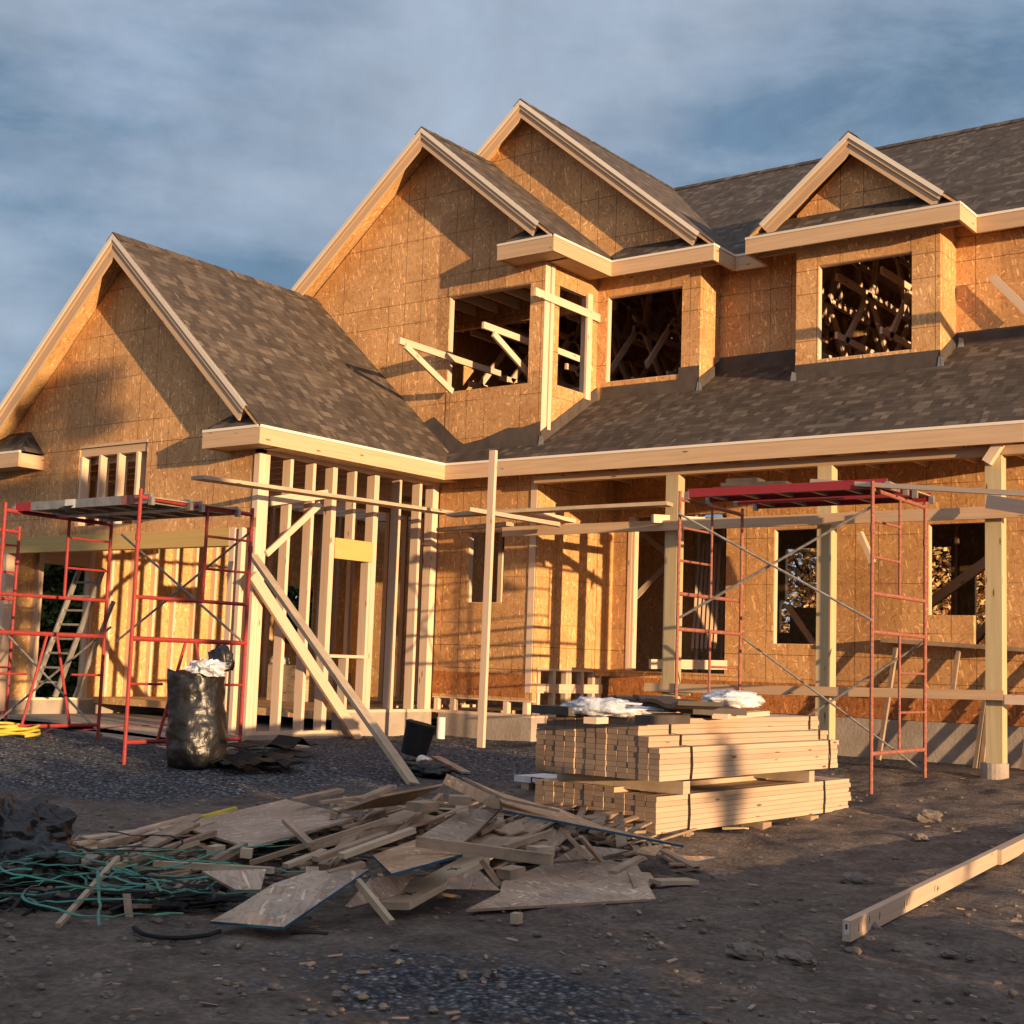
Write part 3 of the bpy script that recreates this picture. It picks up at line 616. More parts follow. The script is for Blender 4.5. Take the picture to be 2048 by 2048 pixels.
def rake(roof,xr,zr,sl,xe,y,h=.19,sg=1):
    """two-step board under the gable edge"""
    ze=zr-sl*abs(xe-xr); d=V((xe-xr,0,ze-zr)).normalized(); nn=V((-d.z*sg,0,d.x*sg)); 
    if nn.z>0: nn=-nn
    a=V((xr,y,zr)); b=V((xe,y,ze))
    def quad(o0,o1,y0,t,mat,nm,parent):
        k=1/abs(d.x)
        P=[V((a.x,y0,a.z-o0*k)),V((b.x,y0,b.z))+nn*o0,V((b.x,y0,b.z))+nn*o1,V((a.x,y0,a.z-o1*k))]
        mb=MB(); mb.prism(P,(0,t,0),d,V((0,1,0)).cross(d)); return obj(nm,mb,mat,parent)
    quad(.052,h+.052,y+.035,.035,'wood2','rake_board',roof)
    quad(.0,.055,y-.004,.038,'drip','rake_trim',roof)
    quad(.055,.105,y+.012,.022,'wood2','rake_trim',roof)
    # soffit strip under the overhang
    return
def fasciaX(roof,x0,x1,y,z,h=.19):
    mb=MB(); mb.box(x0,x1,y,y+.036,z-h-.03,z-.03); obj('fascia',mb,'wood2',roof)
    mb=MB(); mb.box(x0-.004,x1+.004,y-.008,y+.03,z-.05+.022,z+.004); obj('drip_edge',mb,'drip',roof)
def fasciaY(roof,x,y0,y1,z,h=.19,sg=1):
    mb=MB(); a,b=(x-.036,x) if sg>0 else (x,x+.036); mb.box(a,b,y0,y1,z-h-.03,z-.03); obj('fascia',mb,'wood2',roof)
    mb=MB(); a,b=(x-.03,x+.008) if sg>0 else (x-.008,x+.03); mb.box(a,b,y0,y1,z-.028,z+.004); obj('drip_edge',mb,'drip',roof)
def soffit(x0,x1,y0,y1,z,mat='wood2'):
    mb=MB(); mb.box(x0,x1,y0,y1,z,z+.012); obj('soffit',mb,mat,H)
# left wing
lr=gable_roof(XR,ZR,SL,XE,XW,10.97,14.745)
rake(lr[0],XR,ZR,SL,-12.12,10.97,.17); rake(lr[1],XR,ZR,SL,-17.35,10.97,.17)
fasciaY(lr[0],XE,10.97,14.35,ZL)
def ret(roof,x0,x1,y,z,dep,hip):
    """boxed eave return with its little skirt roof; x0 outer (free) end"""
    s=1 if x1>x0 else -1; a,b=min(x0,x1),max(x0,x1)
    fasciaX(roof,a,b-(.037 if s>0 else 0),y,z)
    mb=MB(); mb.box(x0 if s>0 else x0-.036,x0+.036 if s>0 else x0,y+.037,y+dep-.002,z-.22,z-.03); obj('fascia',mb,'wood2',roof)
    mb=MB(); mb.box(a+.04,b-.04,y+.04,y+dep-.002,z-.20,z-.188); obj('soffit',mb,'wood2',roof)
    h=dep*.86; mb=MB(); yy=y+dep-.002
    A=V((x0,y,z));B=V((x1,y,z));C=V((x1-s*hip,yy,z+h));D=V((x0+s*dep*.9,yy,z+h)); E=V((x0,yy,z))
    mb.face([A,B,C,D] if s>0 else [B,A,D,C]); mb.face([E,A,D] if s>0 else [A,E,D]); mb.face([A,E,V((x1,yy,z)),B]); 
    obj('skirt_roof',mb,'shingle',roof)
ret(lr[0],-12.84,XE,10.97,ZL,.40,.42); ret(lr[1],-16.56,XW,10.97,ZL,.40,.42)
soffit(XS-.0,XE-.04,11.4,14.7,ZL-.205)
# porch roof
def zp(y,z0=ZL,y0=14.35,s=ROOF): return z0+s*(y-y0)
k=math.hypot(1,ROOF); PV=(0,1/k,ROOF/k)
pr=slope([(-12.6,14.35,ZL),(-4.2,14.35,ZL),(-4.2,YM+.02,zp(YM+.02)),(-12.6,YM+.02,zp(YM+.02))],(1,0,0),PV)
fasciaX(pr,XE+.0,-4.2,14.35,ZL)
pr2=pr
# rake at the porch's open right end
mb=MB(); mb.prism([(-4.2,14.39,ZL-.03),(-4.2,YM,zp(YM)-.03),(-4.2,YM,zp(YM)-.22),(-4.2,14.39,ZL-.22)],(-.036,0,0),PV,(0,0,1)); obj('rake_board',mb,'wood2',pr)
mb=MB(); mb.prism([(-4.24,14.6,3.57),(-4.24,YM-.01,3.57),(-4.24,YM-.01,zp(YM)-.06),(-4.24,14.6,zp(14.6)-.06)],(-.012,0,0),(0,1,0),(0,0,1)); obj('end_panel',mb,'osb',H)  # panel added to shade the joists and the top of the porch wall
# mid gable roof
mr=gable_roof(XM,ZM,SM,-10.17,-15.9,14.35,YD-.003)
rake(mr[0],XM,ZM,SM,-10.42,14.35,.15); rake(mr[1],XM,ZM,SM,-15.6,14.35,.15)
fasciaY(mr[0],-10.17,14.35,15.75,ZU); ret(mr[0],-11.09,-10.17,14.35,ZU,.40,.46)
soffit(XC,-10.21,14.8,15.8,ZU-.205)
# rear gable roof
br=gable_roof(XB,ZB,SB,-8.58,-15.4,15.75,20.3)
rake(br[0],XB,ZB,SB,-8.80,15.75,.15); rake(br[1],XB,ZB,SB,-15.2,15.75,.15)
fasciaY(br[0],-8.58,15.787,16.35,ZU)
def pent(roof,x0,x1,y,z,dep,hl,hr):
    fasciaX(roof,x0,x1,y,z); h=dep*.85; mb=MB(); yy=y+dep-.002
    mb.face([(x0,y,z),(x1,y,z),(x1-hr,yy,z+h),(x0+hl,yy,z+h)],[(x0,0),(x1,0),(x1-hr,.4),(x0+hl,.4)])
    mb.face([(x0,y,z-.02),(x0,yy,z-.02),(x1,yy,z-.02),(x1,y,z-.02)])
    obj('skirt_roof',mb,'shingle',roof); 
    mb=MB(); mb.box(x0+.04,x1-.04,yy-.02,yy,z-.20,z-.03)
    x=x0+.04
    while x<x1: mb.box(x,x+.036,y+.038,yy-.021,z-.16,z-.05); x+=.61
    obj('lookout',mb,'wood2',roof)
pent(br[0],-10.169,-8.58,15.75,ZU,.30,0,.36)
# dormer 2
XD=-6.725; ZD=7.70; SD=(7.70-ZU)/1.395
dr=gable_roof(XD,ZD,SD,-5.33,-8.12,15.75,18.1)
rake(dr[0],XD,ZD,SD,-5.52,15.75,.15); rake(dr[1],XD,ZD,SD,-7.93,15.75,.15)
fasciaY(dr[0],-5.33,15.787,16.35,ZU); fasciaY(dr[1],-8.12,15.787,16.35,ZU,sg=-1)
pent(dr[0],-8.12,-5.33,15.75,ZU,.30,.36,.36)
# main roof
SMN=(9.25-ZU)/(20.25-16.35); k=math.hypot(1,SMN)
mnr=slope([(-14.0,16.35,ZU),(-3.9,16.35,ZU),(-3.9,20.25,9.25),(-14.0,20.25,9.25)],(1,0,0),(0,1/k,SMN/k))
slope([(-3.899,18.7,ZU+SMN*2.35),(4.,18.7,ZU+SMN*2.35),(4.,20.25,9.25),(-3.899,20.25,9.25)],(1,0,0),(0,1/k,SMN/k))  # lower roof left open right of view so sun lights the trusses
slope([(-14.0,24.4,6.4),(4.,24.4,6.4),(4.,20.25,9.25),(-14.0,20.25,9.25)],(1,0,0),(0,-1/k,SMN/k),parent=H)
fasciaX(mnr,-8.575,-8.125,16.35,ZU); fasciaX(mnr,-5.325,-3.9,16.35,ZU)
mb=MB()
for i in range(60):
    a=-14+i*.3
    for sg in (1,-1): mb.prism([(a,20.25,9.265),(a+.33,20.25,9.258),(a+.33,20.25-sg*.13,9.258-.09),(a,20.25-sg*.13,9.265-.09)],(0,0,.012),(1,0,0),(0,1,0))
obj('ridge_cap',mb,'shingle',mnr)
# upper attic trusses and floor
mb=MB(); mb.box(-15,3,YM-.4,24,4.05,4.15); obj('attic_floor',mb,'osbin',H)
mb=MB(); mb.box(-14,-10.66,14.84,16.4,4.05,4.15); obj('attic_floor',mb,'osbin',H)
x=-14.6; rgt=random.Random(2)
while x<3:
    zt=lambda y: ZU+SMN*(min(y,20.25)-16.35)-SMN*1.02*max(0,y-20.25)-.14
    mb=MB(); j1=rgt.uniform(-.07,.07); j2=rgt.uniform(-.07,.07); y0_=17.6 if -11.5<x<-8.7 else 16.71; jy=rgt.uniform(-.3,.3)
    mb.bar((x,16.75,zt(16.75)),(x,20.25,zt(20.25)),.038,.09); mb.bar((x,20.25,zt(20.25)),(x,24,zt(24)),.038,.09); mb.bar((x,y0_,6.12+j1),(x,22.4,6.12+j1),.038,.09); mb.bar((x,y0_,5.35+j2),(x,22.4,5.35+j2),.038,.09); mb.bar((x,17.9,7.05-j1),(x,22.,7.05-j1),.038,.09)
    for (a,b,c,d_) in ((17.0,5.35,17.8,6.22),(17.8,6.22,18.6,5.35),(18.6,5.35,19.4,6.22),(19.4,6.22,20.2,5.35),(17.9,6.22,18.4,zt(18.4)),(18.4,zt(18.4),19.2,6.22),(19.2,6.22,20.25,zt(20.25)),(20.25,zt(20.25),21.5,6.22),(18.1,4.2,18.1,5.35),(20.2,4.2,20.2,5.35)): mb.bar((x,a,b),(x,c,d_),.038,.09)
    obj('truss',mb,'wood',H); x+=.61
x=-14.4
while x<-10.7:
    mb=MB(); mb.bar((x,14.85,6.25),(x,16.8,6.25),.038,.14); obj('ceiling_joist',mb,'wood',H); x+=.405
bwu=wallY(22.5,.02,(-16,3),(4.1,7.6),[],'back_wall','osbin')
mb=MB(); mb.prism([(-13.9,16.5,4.1),(-13.9,24.,4.1),(-13.9,24.,6.5),(-13.9,20.25,9.15),(-13.9,16.5,6.6)],(-.02,0,0),(0,1,0),(0,0,1)); obj('end_wall',mb,'osbin',H)
mb=MB(); mb.prism([(3.9,16.5,4.1),(3.9,24.,4.1),(3.9,24.,6.5),(3.9,20.25,9.15),(3.9,16.5,6.6)],(.02,0,0),(0,1,0),(0,0,1)); obj('end_wall',mb,'osbin',H)
wl_=wallX(-14.9,.02,(14.9,22.4),(4.1,7.),[],'partition','osbin')
# porch posts, beam, joists
for i,(x,z0) in enumerate(((-8.42,.0),(-6.45,.0),(-4.57,.16))):
    mb=MB(); mb.box(x-.085,x+.085,14.52,14.68,z0-.02,3.33); o=obj('porch_post',mb,'woodgreen',H)
mb=MB(); mb.box(-10.5,-4.25,14.54,14.66,3.335,3.43); obj('porch_beam',mb,'wood2',H)
x=-10.3
while x<-4.3:
    mb=MB(); mb.bar((x,14.62,3.63),(x,YM,3.63),.038,.11); obj('ceiling_joist',mb,'wood2',H); x+=.61
for x,z1 in ((-4.59,.17),(-6.45,.0),(-8.42,.0)):
    mb=MB(); mb.tube([(x,14.6,-.45),(x,14.6,z1-.024)],.14,20); obj('concrete_pier',mb,'conc',H)
# post top gusset and scaffold rails nailed to posts
brace(at(1974,925,y=14.47),at(2000,886,y=14.47),.1,.09)
rail=brace((-10.9,14.44,2.70),(-4.0,14.44,2.72),.038,.125,mat='wood2'); 
brace((-8.70,14.46,.765),(-4.45,14.46,.84),.036,.10,mat='wood2'); brace((-4.44,14.46,.80),(-3.6,14.46,.81),.036,.10,mat='wood')
brace(at(1300,1375,y=14.5),at(1380,1382,y=14.5),.036,.1,mat='scrapl')
brace(at(1305,1037,y=14.3),at(1480,1047,y=15.6),.05,.10); brace(at(1300,1328,y=15.2),at(1452,1330,y=16.3),.05,.12)
brace(at(1975,1003,y=14.3),at(2060,1016,y=14.1),.04,.14)
brace(at(1720,1065,y=15.9),at(1745,1125,y=15.9),.09,.06)
# brace off the wing corner
brace(at(543,1002,x=XS+.02),at(655,988,x=XS+.02),.03,.11); brace(at(533,1108,x=XS+.03),at(640,1008,x=XS+.03),.03,.075)
brace(at(845,1087,x=XS-.04),at(868,1089,x=XS-.04),.09,.03)
# wall bracket jacks at mid window
for (a,b,c,e,xx) in (((798,681),(1000,748),(806,692),(900,784),-12.08),((966,650),(1075,690),(982,668),(1063,760),-11.02)):
    p=at(*a,x=xx);q=at(*b,x=xx);r_=at(*c,x=xx-.0);s_=at(*e,x=xx)
    q=V((xx,max(q.y,p.y+.7),q.z))
    brace(p,q,.038,.089); brace(V((xx+.04,r_.y,r_.z)),V((xx+.04,s_.y,s_.z)),.036,.085)
# ---------------- free standing boards ----------------
def board(name,p0,p1,w,t,label,cat='board',mat='wood',group=None,up=(0,0,1),marks=None):
    mb=MB(); mb.bar(p0,p1,w,t,up); o=obj(name,mb,mat)
    return tag(o,label,cat,group)
p=gat(962,1495); q=at(987,901,y=p.y+.02)
board('upright_post',p,q,.09,.05,'tall pale upright timber standing on the dirt in front of the small bay window','timber post',up=(0,1,0))
board('diagonal_brace',at(505,1110,x=-12.0),gat(828,1570),.045,.11,'longer grey brown plank leaning from the wing corner down to the scrap pile','brace','scrapl',up=(0,1,0))
board('diagonal_brace',at(505,1150,x=-12.15),at(718,1478,z=-.02),.045,.14,'shorter golden plank leaning from the wing corner to the foundation','brace','wood',up=(0,1,0))
board('staging_plank',at(395,955,x=-11.75),at(895,1026,x=-11.6),.22,.04,'long thin plank running past the wing corner at head height beside the studs','plank','scrapl')
board('staging_plank',at(900,1030,y=13.8),at(1340,1008,y=14.3),.22,.045,'long thin plank laid level in front of the porch between bay and first post','plank','scrapl')
board('short_plank',at(942,1020,y=13.6),at(1120,1050,y=14.2),.20,.05,'short bright plank end crossing the tall upright timber','plank','wood')
board('short_plank',at(1040,1022,y=14.0),at(1138,1043,y=14.9),.25,.05,'bright plank reaching from the rail into the porch beside the bay','plank','wood')
board('short_plank',at(880,1060,y=14.4),at(1020,1048,y=13.9),.12,.05,'dull plank end under the bright plank by the bay corner','plank','scrapl')
board('long_pole',at(1625,963,y=12.9),at(2075,989,y=12.5),.09,.045,'long pale timber resting on the right scaffold and poking past its corner','timber')
# staging shelf on the porch right
p0=at(1770,1281,y=16.42);p1=at(2075,1301,y=16.40)
board('staging_plank',p0,p1,.28,.05,'dark rough plank set as a shelf under the right window','plank','scrap')
for i,(a,b) in enumerate((((1792,1296),(1757,1520)),((1918,1292),(1905,1385)),((1983,1300),(1950,1540)),((1990,1300),(1962,1545)))):
    q=at(*b,y=16.02 if i!=1 else 16.2)
    board('shelf_leg',at(*a,y=16.4),q,.05,.04,['slanting stick holding the dark shelf plank just left of the scaffold','short stick hanging under the dark shelf plank','inner slanting stick leaning beside the corner post','outer slanting stick leaning beside the corner post'][i],'stick','scrap')
board('ground_board',at(1640,1624,z=-.2),at(2010,1676,z=-.26),.06,.09,'dark damp timber lying on the dirt behind the big loose timber','timber','scrap')
gz0=-.30
t=thing('loose_timber',at(1690,1880,z=-.30),None,None)
tag(t,'long pale timber on the dirt at lower right with a tag on its end','timber')
a=at(1693,1862,z=-.225);b=at(1995,1710,z=-.205); d=(b-a).normalized(); far=a+d*5.2
mb=MB(); mb.bar(a,far,.042,.098); obj('timber',mb,'stackw',t)
mb=MB(); s0=at(1985,1712,z=-.205)+V((.02,-.03,0)); mb.bar(s0+V((.03,0,0)),s0+V((.03,0,0))+d*3.,.042,.10); obj('splice_board',mb,'stackw',t)
side=d.cross(V((0,0,1))).normalized()
mb=MB(); mb.bar(a-d*.002+V((0,0,.012)),a-d*.0005+V((0,0,.012)),.026,.055); obj('tag',mb,'tag',t)
mb=MB(); mb.bar(a-d*.003+V((0,0,.02)),a-d*.0015+V((0,0,.02)),.010,.026); obj('tag_print',mb,'ink',t)
mb=MB(); 
for s in (.12,.30,.48,.95,1.0,1.6,1.66):
    c=a+d*s+side*.0215+V((0,0,random.uniform(-.02,.02))); mb.bar(c-V((0,0,.018)),c+d*.010+V((0,0,.018)),.002,.006)
obj('pencil_mark',mb,'ink',t)
brace(at(1985,555,y=16.45),at(2065,632,y=16.45),.05,.10,mat='wood')
for i,x in enumerate((-4.72,-4.38,-4.05,-3.7)):  # unseen sticks added so their shadows slant across the porch wall
    board('shelf_leg',(x-.02,16.08,.0),(x+.03,16.5,1.36),.05,.045,['first','second','third','fourth'][i]+' unseen stick beyond the corner post, added to cast slanting wall shadows','stick','scrap')
t=thing('shadow_rail',(1.5,15.,0),'unseen timber rail on posts added to cast the shadow band on the dormer','guard rail')  # out of view, added to throw a shadow band across the dormer wall
mb=MB(); mb.bar((-4.15,15.,5.60),(4.,15.,5.62),.04,.13); obj('rail',mb,'wood',t)
for x in (.6,3.6):
    mb=MB(); mb.bar((x,15.06,-.1),(x,15.06,5.9),.09,.06,(0,1,0)); obj('post',mb,'wood',t)
# ---------------- lumber bundles ----------------
def bundle(label,corner,ax_len,cols,bw,bt,length,straps):
    """corner = near bottom corner; columns list = rows per column from the sunny side"""
    t=thing('lumber_bundle',corner,label,'lumber bundle'); ax,ln=ax_len; cnt=0; extra=MB(); 
    jobs=[]; CJ=[0]+[random.uniform(-.005,.008) for _ in cols]
    for i,n in enumerate(cols):
        for j in range(n):
            face=(i==0 or j>=cols[i-1]) ; jobs.append((0 if face or j==n-1 else 1,i,j))
    jobs.sort()
    for pr_,i,j in jobs:
        o=-ax*(bw*(i+.5)*1.025+random.uniform(-.003,.003)); z=bt*(j+.5); e=random.uniform(-.012,.012); 
        p0=corner+o+V((0,0,z))+ln*(CJ[i]+random.uniform(-.004,.004)); p1=p0+ln*length(i,j)+ax*e*.3
        if cnt<99:
            mb=MB(); mb.bar(p0,p1,bw*.955,bt*.94); mb.m[-2:]=[1,1]; obj('board',mb,['stackw','endg'],t); cnt+=1
        else: extra.bar(p0,p1,bw*.955,bt*.94); extra.m[-2:]=[1,1]
    if extra.v: eo=obj('board',extra,['stackw','endg'],t); eo['kind']='stuff'
    for s in straps:
        mb=MB(); h0=cols[0]*bt; 
        c=corner+ln*s+ax*.006; pts=[c+V((0,0,-.004)),c+V((.004,.008,h0*.45)),c+V((0,0,h0+.004))]
        w=0; prev=cols[0]
        for i,n in enumerate(cols):
            if n>prev:
                pts+= [c-ax*(bw*i*1.025+.0)+V((0,0,prev*bt+.01)),c-ax*(bw*i*1.025)+V((0,0,n*bt+.006))]; prev=n
        pts.append(c-ax*(bw*len(cols)*1.025+.012)+V((0,0,prev*bt+.006))); pts.append(c-ax*(bw*len(cols)*1.025+.012))
        for q0,q1 in zip(pts[:-1],pts[1:]): mb.bar(q0,q1,.019,.003,ax if abs((q1-q0).normalized().z)>.5 else (0,0,1))
        obj('strap',mb,'strap',t)
    return t
c0=at(1312,1671,z=-.17); c1=at(1700,1619,z=-.17); ln=(c1-c0); L0=ln.length; ln.normalize(); cl=at(1081,1616,z=-.17); ax=V((ln.y,-ln.x,0)).normalized()
bundle('lower strapped bundle of pale stud lumber resting on blocks',c0,(ax,ln),[7,7,7,7,8,8,8,8,8,8,8,8],.089,.038,lambda i,j:L0+random.uniform(-.03,.03),(.42,L0-.5))
u0=at(1319,1564,z=.22); 
up_=bundle('upper strapped bundle of pale stud lumber with plastic and felt on top',u0,(ax,ln),[6,8,11,11,11,11,11,11,11,11,10,9],.089,.038,lambda i,j:(2.72-.10*max(0,0))+random.uniform(-.03,.03),(.40,2.55))
for k,(s,lab) in enumerate(((.35,'wood spacer block between the two bundles at the near end'),(2.25,'wood spacer block between the two bundles at the far end'))):
    p=u0+ln*s+V((0,0,-.055)); board('spacer_block',p+ax*.0,p-ax*1.12,.09,.089,lab,'wood block','scrapl')
for k,(s,lab) in enumerate(((.35,'thick block under the near end of the lower bundle'),(1.5,'middle block under the lower bundle'),(2.3,'far block under the lower bundle'))):
    p=c0+ln*s+V((0,0,-.06)); board('bearing_block',p+ax*.05,p-ax*1.1,.14,.115,lab,'wood block','scrap')
for k,(a,b,lab) in enumerate((((1425,1668),(1478,1671),'pale offcut poking out from under the lower bundle nearest the block'),((1440,1655),(1493,1656),'thin pale slat poking out from under the lower bundle'))):
    board('offcut',at(*a,z=-.25+.03*k),at(*b,z=-.25+.03*k),.12,.02,lab,'offcut','scrapl')
ZT=.22+11*.038
def crumple(mb,c,rx,ry,rz,n=26,seed=1,f=3.,amp=.4):
    k=len(mb.v); rows=n//2
    for i in range(rows+1):
        th=math.pi*i/rows
        for j in range(n):
            ph=2*math.pi*j/n; q=V((math.sin(th)*math.cos(ph),math.sin(th)*math.sin(ph),math.cos(th)))
            a=1+amp*noise.fractal(q*f+V((seed*7.3,0,0)),1,2,4)
            mb.v.append(V(c)+V((q.x*rx*a,q.y*ry*a,max(q.z,-.55)*rz*a)))
    for i in range(rows):
        for j in range(n):
            a=k+i*n+j;b=k+i*n+(j+1)%n; mb.f.append((a,a+n,b+n,b)); mb.m.append(mb.mi); mb.u.append([(0,0)]*4)
def blob(name,mat,c,r,label,cat,seed,amp=.4,f=3.,n=40,group=None,smooth=False):
    mb=MB(); crumple(mb,c,*r,n=n,seed=seed,f=f,amp=amp); return tag(obj(name,mb,mat,smooth=smooth),label,cat,group)
pt=lambda u,v,zz=ZT+.03: at(u,v,z=zz)
blob('plastic_wrap','wht',pt(1205,1418,ZT+.055),(.33,.17,.075),'crumpled clear plastic wrap with pointed ends on the near end of the upper bundle','plastic wrap',3,.34,3.4,smooth=True)
blob('plastic_wrap','wht',pt(1300,1419,ZT+.03),(.24,.05,.022),'thin twisted tail of plastic film on the upper bundle','plastic film',5,.3,5,smooth=True)
blob('plastic_wrap','wht',pt(1465,1401,ZT+.10),(.26,.30,.09),'puffy heap of clear plastic sheet on the far part of the upper bundle','plastic sheet',9,.28,3.2,smooth=True)
mb=MB()
def sheet(mb,p0,p1,wd,th,n=8,wob=.02,seed=0):
    p0=V(p0);p1=V(p1);d=(p1-p0);s=d.cross(V((0,0,1))).normalized()*wd/2
    for i in range(n):
        a=p0+d*i/n+V((0,0,wob*noise.noise(V((i*.7,seed,0)))));b=p0+d*(i+1)/n+V((0,0,wob*noise.noise(V(((i+1)*.7,seed,0)))))
        mb.solid([a-s,a+s,b+s,b-s,a-s+V((0,0,th)),a+s+V((0,0,th)),b+s+V((0,0,th)),b-s+V((0,0,th))],[(0,3,2,1),(4,5,6,7),(0,1,5,4),(3,7,6,2)]+([(0,4,7,3)] )+[(1,2,6,5)])
sheet(mb,pt(1260,1405,ZT+.04),pt(1440,1430,ZT+.03),.42,.05,10,.05); sheet(mb,pt(1300,1398,ZT+.09),pt(1400,1420,ZT+.09),.3,.03,8,.05,4)
tag(obj('roofing_felt',mb,'felt'),'folded stack of black roofing felt on top of the upper bundle','roofing felt')
mb=MB(); sheet(mb,pt(1105,1426,ZT+.0),pt(1180,1432,ZT+.0),.4,.06,5,.02,6); tag(obj('roofing_felt',mb,'felt'),'flat black felt scrap hanging over the near left corner of the bundle','roofing felt')
mb=MB(); mb.bar(pt(1285,1440,ZT+.02),pt(1365,1438,ZT+.02),.12,.06); tag(obj('shingle_strip',mb,'felt'),'small dark rolled felt block lying in front of the plastic','felt roll')
board('offcut',pt(1180,1441,ZT+.02),pt(1204,1440,ZT+.02),.09,.04,'tiny lit wood block on the near edge of the upper bundle','wood block')
board('offcut',pt(1440,1433,ZT+.02),pt(1525,1426,ZT+.02),.12,.038,'single loose board on top of the upper bundle beside the felt','board')
# shingle package beside the stack
t=thing('shingle_package',at(1085,1560,z=-.1),'flat wrapped shingle package with dark printed side on blocks left of the bundles','shingle package')
a=at(1030,1556,z=-.02);b=at(1140,1568,z=-.02); dd=(b-a).normalized(); nn=V((-dd.y,dd.x,0))
mb=MB(); mb.bar(a+nn*.2,b+nn*.2,.42,.055); obj('package',mb,'tag',t)
mb=MB(); mb.bar(a+dd*.2-nn*.012,b-nn*.012,.004,.05); obj('wrapper_print',mb,'blk',t)
mb=MB(); mb.bar(a+dd*.22-nn*.015,a+dd*.29-nn*.015,.003,.035); obj('wrapper_mark',mb,'tag',t)
for s in (.12,.5):
    mb=MB(); mb.bar(a+dd*s,a+dd*s+nn*.4,.09,.09); 
    for v in mb.v: v.z-=.075
    obj('pallet_block',mb,'scrap',t)
# ---------------- scaffolds ----------------
TR=.019
def scaf_frame(parent,x,y0,y1,z0,z1,zt,mat,aframe,low):
    mb=MB(); r=TR
    mb.tube([(x,y0,zt-.08),(x,y1,zt-.10)],.022)
    fo=obj('end_frame',mb,mat,parent)
    for yy,a,b in ((y0,z0,zt),(y1,z1,zt-.03)):
        mb=MB(); mb.tube([(x,yy,a),(x,yy,zt-.5),(x,yy,zt-.499),(x,yy,zt-.43),(x,yy,zt-.429),(x,yy,b)],[r,r,r*1.35,r*1.35,r,r]); obj('leg',mb,mat,fo)
    def rg(a,b,c,d_,rr=.017):
        q=MB(); q.tube([(x,a,b),(x,c,d_)],rr); obj('rung',q,mat,fo)
    ym=(y0+y1)/2
    if aframe:
        rg(y0,low,y1,low,.021); rg(y0,low+.98,y1,low+.98,.024)
        rg(y0+.38,low,ym-.06,low+.98,.016); rg(y1-.38,low,ym+.06,low+.98,.016)
        rg(y0,low+.55,y0+.40,low+.55,.013); rg(y1-.40,low+.55,y1,low+.55,.013)
        rg(y0,low+1.38,y1,low+1.38,.019)
        rg(ym+.12,low+1.38,ym+.12,zt-.10,.017)
        for k in (1,2): rg(ym+.12,low+1.38+.33*k,y1,low+1.38+.33*k,.013)
    else:
        rg(y0,low,y1,low,.021)
        rg(y0,low+1.15,y1,low+1.15,.021); rg(y0,low+1.52,y1,low+1.52,.021)
        yl=ym-.0
        rg(yl,low,yl,low+1.15,.015); rg(yl,low+1.52,yl,zt-.10,.015)
        for zz in (.38,.77): rg(yl,low+zz,y1,low+zz,.013)
        for zz in (1.87,2.22): rg(y0 if zz>0 else yl,low+zz,yl,low+zz,.013)
    return fo
def xbrace(parent,xa,xb,y,za,zb,mat='steel'):
    mb=MB(); mb.tube([(xa,y,za),(xb,y,zb)],.0135,6); obj('cross_brace',mb,mat,parent)
    mb=MB(); mb.tube([(xa,y+.03,zb),(xb,y+.03,za)],.0135,6); obj('cross_brace',mb,mat,parent)
# right scaffold
sr=thing('scaffold',(-6.2,13.4,-.05),'rust red tube scaffold standing in front of the porch posts on the right','scaffold')
RX0,RX1=-7.27,-5.15; RY0,RY1=12.71,14.13
scaf_frame(sr,RX1,RY0,RY1,gz(RX1,RY0)-.0,gz(RX1,RY1)-.02,2.86,'rust',False,.26)
scaf_frame(sr,RX0,RY0,RY1,gz(RX0,RY0),gz(RX0,RY1),2.86,'rust',False,.26)
xbrace(sr,RX0,RX1,RY0-.02,2.62,1.52); xbrace(sr,RX0,RX1,RY1+.02,1.38,.02)
# walk board on the right scaffold
def walkboard(label,x0,x1,ya,yb,z,railmat,parts=True,grp=None):
    t=thing('walk_board',((x0+x1)/2,(ya+yb)/2,z),label,'walk board',grp)
    mb=MB(); mb.box(x0,x1,ya+.02,yb-.02,z+.05,z+.065); obj('deck',mb,'scrap',t)
    for yy in (ya,yb):
        mb=MB(); mb.box(x0,x1,yy-.012,yy+.012,z-.0,z+.088); obj('side_rail',mb,railmat,t)
    x=x0+.2
    while x<x1: mb=MB(); mb.box(x,x+.04,ya+.012,yb-.012,z+.01,z+.049); obj('rung',mb,'alu',t); x+=.38
    for xx in (x0-.03,x1-.02):
        for yy in (ya,yb):
            mb=MB(); mb.box(xx,xx+.05,yy-.02,yy+.02,z-.02,z+.06); obj('hook',mb,'alu',t)
    return t
walkboard('near red railed walk board on top of the right scaffold',RX0+.05,RX1+.12,12.78,13.25,2.80,'redp')
walkboard('rear red railed walk board on top of the right scaffold',RX0+.25,RX1+.12,13.50,13.97,2.80,'redp')
for k in (0,):
    mb=MB(); mb.bar((-6.9,13.0,2.93),(-6.2,13.1,2.93),.25,.04); mb.bar((-6.85,13.02,2.97),(-6.5,13.05,2.97),.22,.05); tag(obj('roofing_felt',mb,'felt'),'dark felt scraps left on the red railed walk board','roofing felt')
